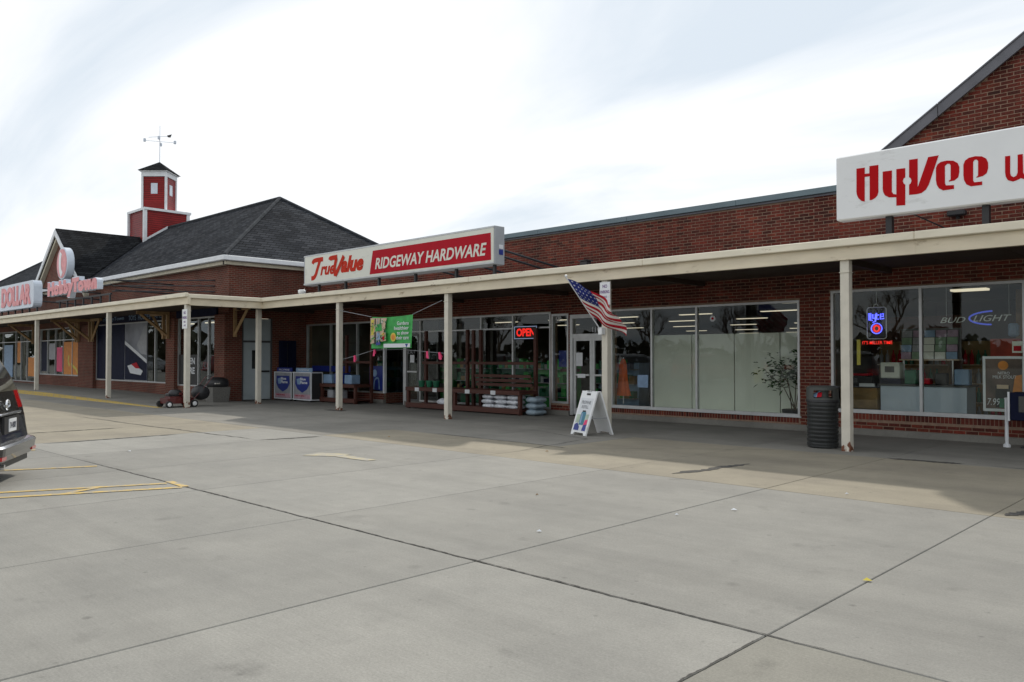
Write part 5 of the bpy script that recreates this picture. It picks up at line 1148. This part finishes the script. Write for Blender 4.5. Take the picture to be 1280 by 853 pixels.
for k in range(3):
    sh_ = thing('bottle_shelf', ('dark bottle shelf at the left rear of the wine shop','dark bottle shelf in the middle rear of the wine shop','dark bottle shelf at the right rear of the wine shop')[k], 'shelf', (-5.9+k*1.55, 18.7+k*.5, 0), 0, 'bottle shelves at the rear of the wine shop')
    B(-.7,0,0,.7,.4,1.85).build('shelf_carcass', M_cardboard, sh_, local=True); m = MB()
    for q in range(4):
        B(-.7,-.14,.13+q*.4,.7,-.002,.15+q*.4).build('shelf_board', M_skin, sh_, local=True)
        for j in range(11): m.lathe([(.04,0),(.04,.19),(.014,.25),(.014,.31)], (-.63+j*.126,-.07,.151+q*.4), n=7, m=(j//2+q*2+k) % 4)
    m.build('bottle_row', [M_dkgreen, M_cardboard, M_grey, M_red], sh_, local=True)['kind'] = 'stuff'
# plant in the show window
pl = thing('potted_plant', 'leafy plant with thin stems in a dark bowl inside the show window', 'plant', (-7.6, 16.52, .27))
MB().lathe([(.16,0),(.24,.05),(.25,.12),(.22,.13),(.05,.12)], (0,0,0), n=22).build('bowl', M_pot, pl, local=True)
rnd = random.Random(12); lf = MB()
for k in range(5):
    tx = (-.62,-.4,-.15,.08,.25)[k]; ty = rnd.uniform(-.2,.1); tz = (.95,1.15,1.05,1.25,1.0)[k]
    b0 = Vector((rnd.uniform(-.06,.06),0,.12)); t_ = Vector((tx,ty,tz)); mid = b0.lerp(t_,.5)+Vector((-tx*.15,0,.05))
    MB().tube([b0, mid, t_], [.012,.009,.005], n=6).build('stem', M_stem, pl, local=True)
    for q in range(64):
        c = mid.lerp(t_, rnd.uniform(.1,1.15)) + Vector((rnd.gauss(0,.12),rnd.gauss(0,.09),rnd.gauss(0,.09)))
        d = Vector((rnd.uniform(-1,1),rnd.uniform(-1,1),rnd.uniform(-.5,.5))).normalized(); s_ = d.cross(Vector((0,0,1))).normalized(); l_ = rnd.uniform(.08,.15); w_ = l_*.34
        lf.quad([c, c+d*l_*.5+s_*w_+Vector((0,0,.01)), c+d*l_-Vector((0,0,.02)), c+d*l_*.5-s_*w_+Vector((0,0,.01))])
lf.build('leaves', M_leaf, pl, local=True)['kind'] = 'stuff'
# fixtures on the canopy roof
fl_ = thing('roof_floodlight', 'small white floodlight on the canopy roof near the inner corner', 'floodlight', (-21.6, 13.15, 3.36)); MB().lathe([(.05,0),(.11,.08),(.12,.16),(.09,.18)], (0,0,.02), n=14).build('lamp_head', M_signwhite, fl_, local=True, smooth=True); MB().tube([(0,0,-.01),(0,0,.04)], .02, n=6).build('lamp_stem', M_black, fl_, local=True)
vb = thing('roof_vent', 'small black vent box on the canopy roof above the flag', 'vent', (-10.6, 13.2, 3.36)); B(-.09,-.08,0,.09,.08,.16,c=.01).build('vent_body', M_black, vb, local=True); B(-.12,-.11,.16,.12,.11,.18).build('vent_cap', M_black, vb, local=True)
# shelving inside the hardware shop
rnd = random.Random(21)
for k, (x_, y_, c_) in enumerate(((-24.3,18.6,M_ltblue),(-22.3,19,M_green),(-18.6,17.6,M_dkgreen),(-17.0,17.9,M_dkgreen),(-15.4,17.6,M_green),(-13.6,18.4,M_ltblue))):
    t = thing('goods_shelf', 'shelf of packaged goods inside the hardware shop, %s along the front' % ('first from the left','second from the left','third from the left','third from the right','second from the right','last at the right')[k], 'shelf', (x_, y_, 0), 0, 'goods shelves inside the hardware shop')
    B(-.7,0,0,.7,.5,1.35).build('shelf_carcass', c_, t, local=True)
    for q in range(3): B(-.7,-.25,.35+.4*q,.7,-.002,.37+.4*q).build('shelf_board', M_grey, t, local=True)
    m = MB()
    for q in range(3):
        xx = -.66
        while xx < .55: w_ = rnd.uniform(.08,.2); m.box(xx,-.2,.372+.4*q,xx+w_-.01,-.01,.372+.4*q+rnd.uniform(.12,.3), rnd.randrange(6)); xx += w_
    m.build('packets', [M_navy,M_dkgreen,M_grey,M_dkgreen,M_cardboard,M_green], t, local=True)['kind'] = 'stuff'

# ------------------------------------------------------------------ car
def make_car(label, loc, rz, paint, group=None):
    """local frame: rear bumper at x=0, nose at x=4.85, left side +y"""
    t = thing('parked_car', label, 'car', loc, rz, group)
    Lc, Hw = 4.85, .93
    # horizontal slices: z, rear x, front x, half width, corner radius rear, corner radius front
    S = [(.22,.14,4.70,.86,.22,.35),(.28,.05,4.78,.90,.26,.45),(.36,.01,4.84,.93,.28,.5),(.45,.0,4.85,.935,.28,.5),(.475,.03,4.84,.935,.28,.5),(.49,.10,4.83,.93,.25,.5),(.62,.125,4.80,.93,.24,.5),(.76,.145,4.74,.93,.24,.5),(.86,.165,4.62,.925,.24,.55),(.96,.19,4.3,.915,.24,.6),(1.08,.22,3.75,.90,.24,.45),(1.24,.28,3.5,.88,.26,.42),(1.40,.36,3.15,.845,.28,.4),(1.54,.43,2.85,.815,.3,.4),(1.62,.36,2.72,.80,.25,.4),(1.70,.62,2.4,.70,.3,.4),(1.74,1.1,2.1,.4,.3,.3)]
    def ring(s):
        z, xr, xf, hw, rr1, rr2 = s; p = []
        def arc(cx_, cy_, r, a0, a1, n_=6): return [(cx_+r*math.cos(R(a0+(a1-a0)*k/n_)), cy_+r*math.sin(R(a0+(a1-a0)*k/n_)), z) for k in range(n_+1)]
        for k in range(8): p.append((xr, (hw-rr1)*(-1+2*k/8)*-1*-1, z))          # rear edge, y from -  to +
        p += arc(xr+rr1, hw-rr1, rr1, 180, 90)
        for k in range(1, 10): p.append((xr+rr1+(xf-rr2-xr-rr1)*k/10, hw, z))
        p += arc(xf-rr2, hw-rr2, rr2, 90, 0)
        for k in range(1, 6): p.append((xf, (hw-rr2)*(1-2*k/6), z))
        p += arc(xf-rr2, -hw+rr2, rr2, 0, -90)
        for k in range(1, 10): p.append((xf-rr2-(xf-rr2-xr-rr1)*k/10, -hw, z))
        p += arc(xr+rr1, -hw+rr1, rr1, 270, 180)[:-1]
        return p
    rings = [ring(s) for s in S]; n_ = len(rings[0])
    parts = {}
    def add(key, f): parts.setdefault(key, MB()).quad(f)
    for j in range(len(S)-1):
        for i in range(n_):
            q = [rings[j][i], rings[j][(i+1) % n_], rings[j+1][(i+1) % n_], rings[j+1][i]]
            cxx = sum(p[0] for p in q)/4; cyy = sum(p[1] for p in q)/4; zm = (S[j][0]+S[j+1][0])/2
            key = 'body'
            rear = i < 8
            if 1.05 < zm < 1.53:
                if rear: key = 'rear_window'
                elif abs(cyy) > .6 and S[j][1]+.4 < cxx < S[j][2]-.55 and not (1.55 < cxx < 1.68 or 2.75 < cxx < 2.85): key = ('side_window' if cyy < 0 else 'side_window_') + '_'*2*(0 if cxx < 1.6 else 1 if cxx < 2.8 else 2)
                elif cxx > S[j][2]-.3 and zm > 1.05: key = 'windscreen'
            if .86 < zm < 1.1 and cxx < .5 and abs(cyy) > .57: key = 'tail_lamp' if cyy < 0 else 'tail_lamp_'
            if zm < .47: key = 'bumper' if cxx < .6 else 'front_bumper' if cxx > 4.2 else 'body'
            if .455 <= zm <= .49 and cxx < .45: key = 'bumper_step'
            if .7 < zm < .95 and cxx > 4.3 and abs(cyy) > .45: key = 'headlamp' if cyy < 0 else 'headlamp_'
            add(key, q[::-1])
    parts['body'].quad(rings[-1][::-1][::-1]); parts['body'].quad(rings[0])
    mats = dict(body=paint, bumper=paint, front_bumper=paint, bumper_step=M_chrome, rear_window=M_carglass, side_window=M_carglass, windscreen=M_carglass, tail_lamp=M_taillight, headlamp=M_chrome)
    ob = {k: m.build(k.rstrip('_'), mats[k.rstrip('_')], t, local=True, smooth=(k != 'bumper_step')) for k, m in parts.items()}
    L_ = lambda m, nn, c_, p=None, **k: m.build(nn, c_, p or t, local=True, **k)
    L_(B(.105,-.32,.58,.135,.32,.78), 'plate_recess', M_black); pt = L_(B(.095,-.155,.60,.104,.155,.755), 'number_plate', M_paper)
    MB().text('714 BKV', (.0945,.13,.64), (0,-1,0), ZU, (-1,0,0), .26, .075, d=.002, bold=.01).build('lettering', M_navy, pt, local=True)
    L_(B(.105,-.42,.80,.16,.42,.83,c=.01), 'chrome_strip', M_chrome)
    m = MB()
    for (ry, rz_) in ((.085,.06),(.085,.03)): m.tube([(.155, ry*math.cos(R(20*k)), 0.92+rz_*math.sin(R(20*k))) for k in range(19)], .008, n=5)
    m.tube([(.155,.035*math.cos(R(20*k)),0.92+.058*math.sin(R(20*k))) for k in range(19)], .008, n=5); L_(m, 'badge', M_chrome)
    MB().tube([(.26,.15,1.12),(.29,-.3,1.14)], .012, n=5).build('rear_wiper', M_black, ob['rear_window'], local=True)
    for s_ in (-1, 1): L_(B(.015,s_*.66-.09,.31,.045,s_*.66+.09,.35), 'reflector', M_taillight)
    L_(B(.08,-.6,.20,.3,.6,.26), 'rear_valance', M_blackpl)
    L_(MB().tube([(.04,.55,.22),(.3,.55,.22)], .035, n=10), 'exhaust_pipe', M_chrome)
    for (wx, s_) in ((.95,1),(.95,-1),(3.85,1),(3.85,-1)):
        L_(MB().lathe([(.40,s_*.86),(.40,s_*.937)], (wx,0,.36), n=24, ax='x') if False else MB().lathe([(.395,s_*.80),(.395,s_*.938)], (wx,0,.37), n=24, ax='y'), 'wheel_arch', M_black)
        wl = L_(MB().lathe([(.2,s_*.72),(.335,s_*.73),(.34,s_*.76),(.34,s_*.93),(.325,s_*.945),(.22,s_*.945)], (wx,0,.34), n=24, ax='y'), 'wheel', M_rubber)
        L_(MB().lathe([(.22,s_*.946),(.2,s_*.955),(.06,s_*.95),(.02,s_*.96)], (wx,0,.34), n=10, ax='y'), 'rim', M_rim, wl)
    for s_ in (-1, 1):
        L_(B(3.25,s_*.92,1.05,3.4,s_*1.08,1.2,c=.03), 'door_mirror', paint)
        for xx in (1.62,2.72): L_(MB().box(xx,s_*.925,.3,xx+.008,s_*.937,1.06), 'door_seam', M_black)
        for xx in (1.8,2.9): L_(B(xx,s_*.925,.97,xx+.2,s_*.95,.995,c=.005), 'door_handle', M_chrome)
        L_(MB().tube([(.9,s_*.62,1.675),(2.5,s_*.64,1.69)], .018, n=6), 'roof_rail', M_chrome)
    return t
hd = math.atan2(-.88, -.47)      # heading: nose points away from the shops
make_car('dark grey minivan with red tail lamps and white plate at the left edge', (-11.22, 2.94, 0), hd, M_carpaint)
grp = 'cars parked behind the camera, seen as reflections'
make_car('white car parked behind the viewpoint, reflected in the shop glass', (-20, -9, 0), R(-80), pm('white_car_paint', (.55,.55,.54), .3, .03, 4, coat=1), grp)
make_car('red car parked behind the viewpoint, reflected in the shop glass', (-25.5, -8.5, 0), R(-84), pm('red_car_paint', (.25,.015,.02), .3, .03, 4, coat=1), grp)
make_car('silver car parked behind the viewpoint, reflected in the shop glass', (-31.5, -9.5, 0), R(-78), pm('silver_car_paint', (.35,.36,.38), .3, .03, 4, metal=.5, coat=1), grp)
cars = [o for o in COL.objects if o.parent is None and o.get('category') == 'car']
for k, (x_, y_, src) in enumerate(((-64,-6,1),(-73,-8,2),(-84,-5,3),(-95,-7,2),(-43,-9,3))):
    c = copy_tree(cars[src]); c.location = (x_, y_, 0); c['label'] = ('white','red','silver','red','silver')[k] + ' car ' + ('in far row one','in far row two','in far row three','in far row four','between the rows')[k] + ', seen only reflected in glass'
# bare trees and a tree line across the road, seen only in the glass
def bare_tree(loc, h, seed, lab):
    rnd = random.Random(seed); t = thing('bare_tree', lab, 'tree', loc, 0, 'bare trees across the road, seen as reflections')
    tr = MB(); cr2 = MB()
    def grow(p, d, l, r, lev):
        e = p+d*l; (tr if lev < 2 else cr2).tube([p, p.lerp(e,.5)+Vector((rnd.uniform(-1,1),rnd.uniform(-1,1),0))*l*.05, e], [r, r*.85, r*.62], n=6 if lev < 2 else 4, cap=False)
        if lev > 4: return
        for k in range(3 if lev < 4 else 2):
            a = Vector((rnd.uniform(-1,1),rnd.uniform(-1,1),rnd.uniform(-.1,.9))).normalized(); grow(p.lerp(e, rnd.uniform(.6,1)), (d*.8+a*.75).normalized(), l*rnd.uniform(.6,.78), r*.6, lev+1)
    grow(Vector((0,0,0)), Vector((0,0,1)), h*.3, h*.022, 0)
    tr.build('trunk', M_stem, t, local=True); cr2.build('crown', M_stem, t, local=True); return t
for k, (x_, y_, h_) in enumerate(((-34,-32,9),(-46,-36,10),(-58,-33,8),(-24,-38,10),(-72,-40,11))): bare_tree((x_, y_, -.04), h_, 30+k, 'bare winter tree across the road, ' + ('short and left of the tallest','tall and broad','small and leaning over the verge','tall and nearest the shops','tallest, farthest along the road')[k])
hg = MB(); rnd = random.Random(5)
for k in range(4200):
    x_ = rnd.uniform(-330, 60); hh = 4.2+1.2*math.sin(x_*.11)+.8*math.sin(x_*.31+1); c = Vector((x_, -95+rnd.uniform(-4,4), max(.3, hh*rnd.random()**.7)))
    d = Vector((rnd.uniform(-1,1),rnd.uniform(-1,1),rnd.uniform(-1,1))).normalized(); e = d.orthogonal().normalized(); s_ = rnd.uniform(.6,1.3)
    hg.quad([c-d*s_-e*s_*.5, c+d*s_-e*s_*.6, c+d*s_*.8+e*s_*.6, c-d*s_*.7+e*s_*.6])
for k in range(1800):
    x_ = rnd.uniform(-340, -112); hh = 6+2.2*math.sin(x_*.13)+1.2*math.sin(x_*.37); c = Vector((x_, -24+rnd.uniform(-3,3), max(.3, hh*rnd.random()**.7)))
    d = Vector((rnd.uniform(-1,1),rnd.uniform(-1,1),rnd.uniform(-1,1))).normalized(); e = d.orthogonal().normalized(); s_ = rnd.uniform(.7,1.4)
    hg.quad([c-d*s_-e*s_*.5, c+d*s_-e*s_*.6, c+d*s_*.8+e*s_*.6, c-d*s_*.7+e*s_*.6])
o = hg.build('tree_line', pm('far_foliage', (.07,.075,.045), .9, .4, .6)); o['kind'] = 'stuff'
lp_ = thing('lamp_post', 'grey lamp post on a yellow concrete base, reflected in the shop glass', 'lamp post', (-22.9, -13, 0))
MB().lathe([(.3,0),(.3,.8)], (0,0,0), n=18).build('base', M_yel, lp_, local=True); MB().tube([(0,0,.8),(0,0,8)], [.09,.06], n=10).build('pole', M_grey, lp_, local=True); B(-.9,-.15,7.95,.9,.15,8.1,c=.03).build('lamp_arm', M_grey, lp_, local=True)
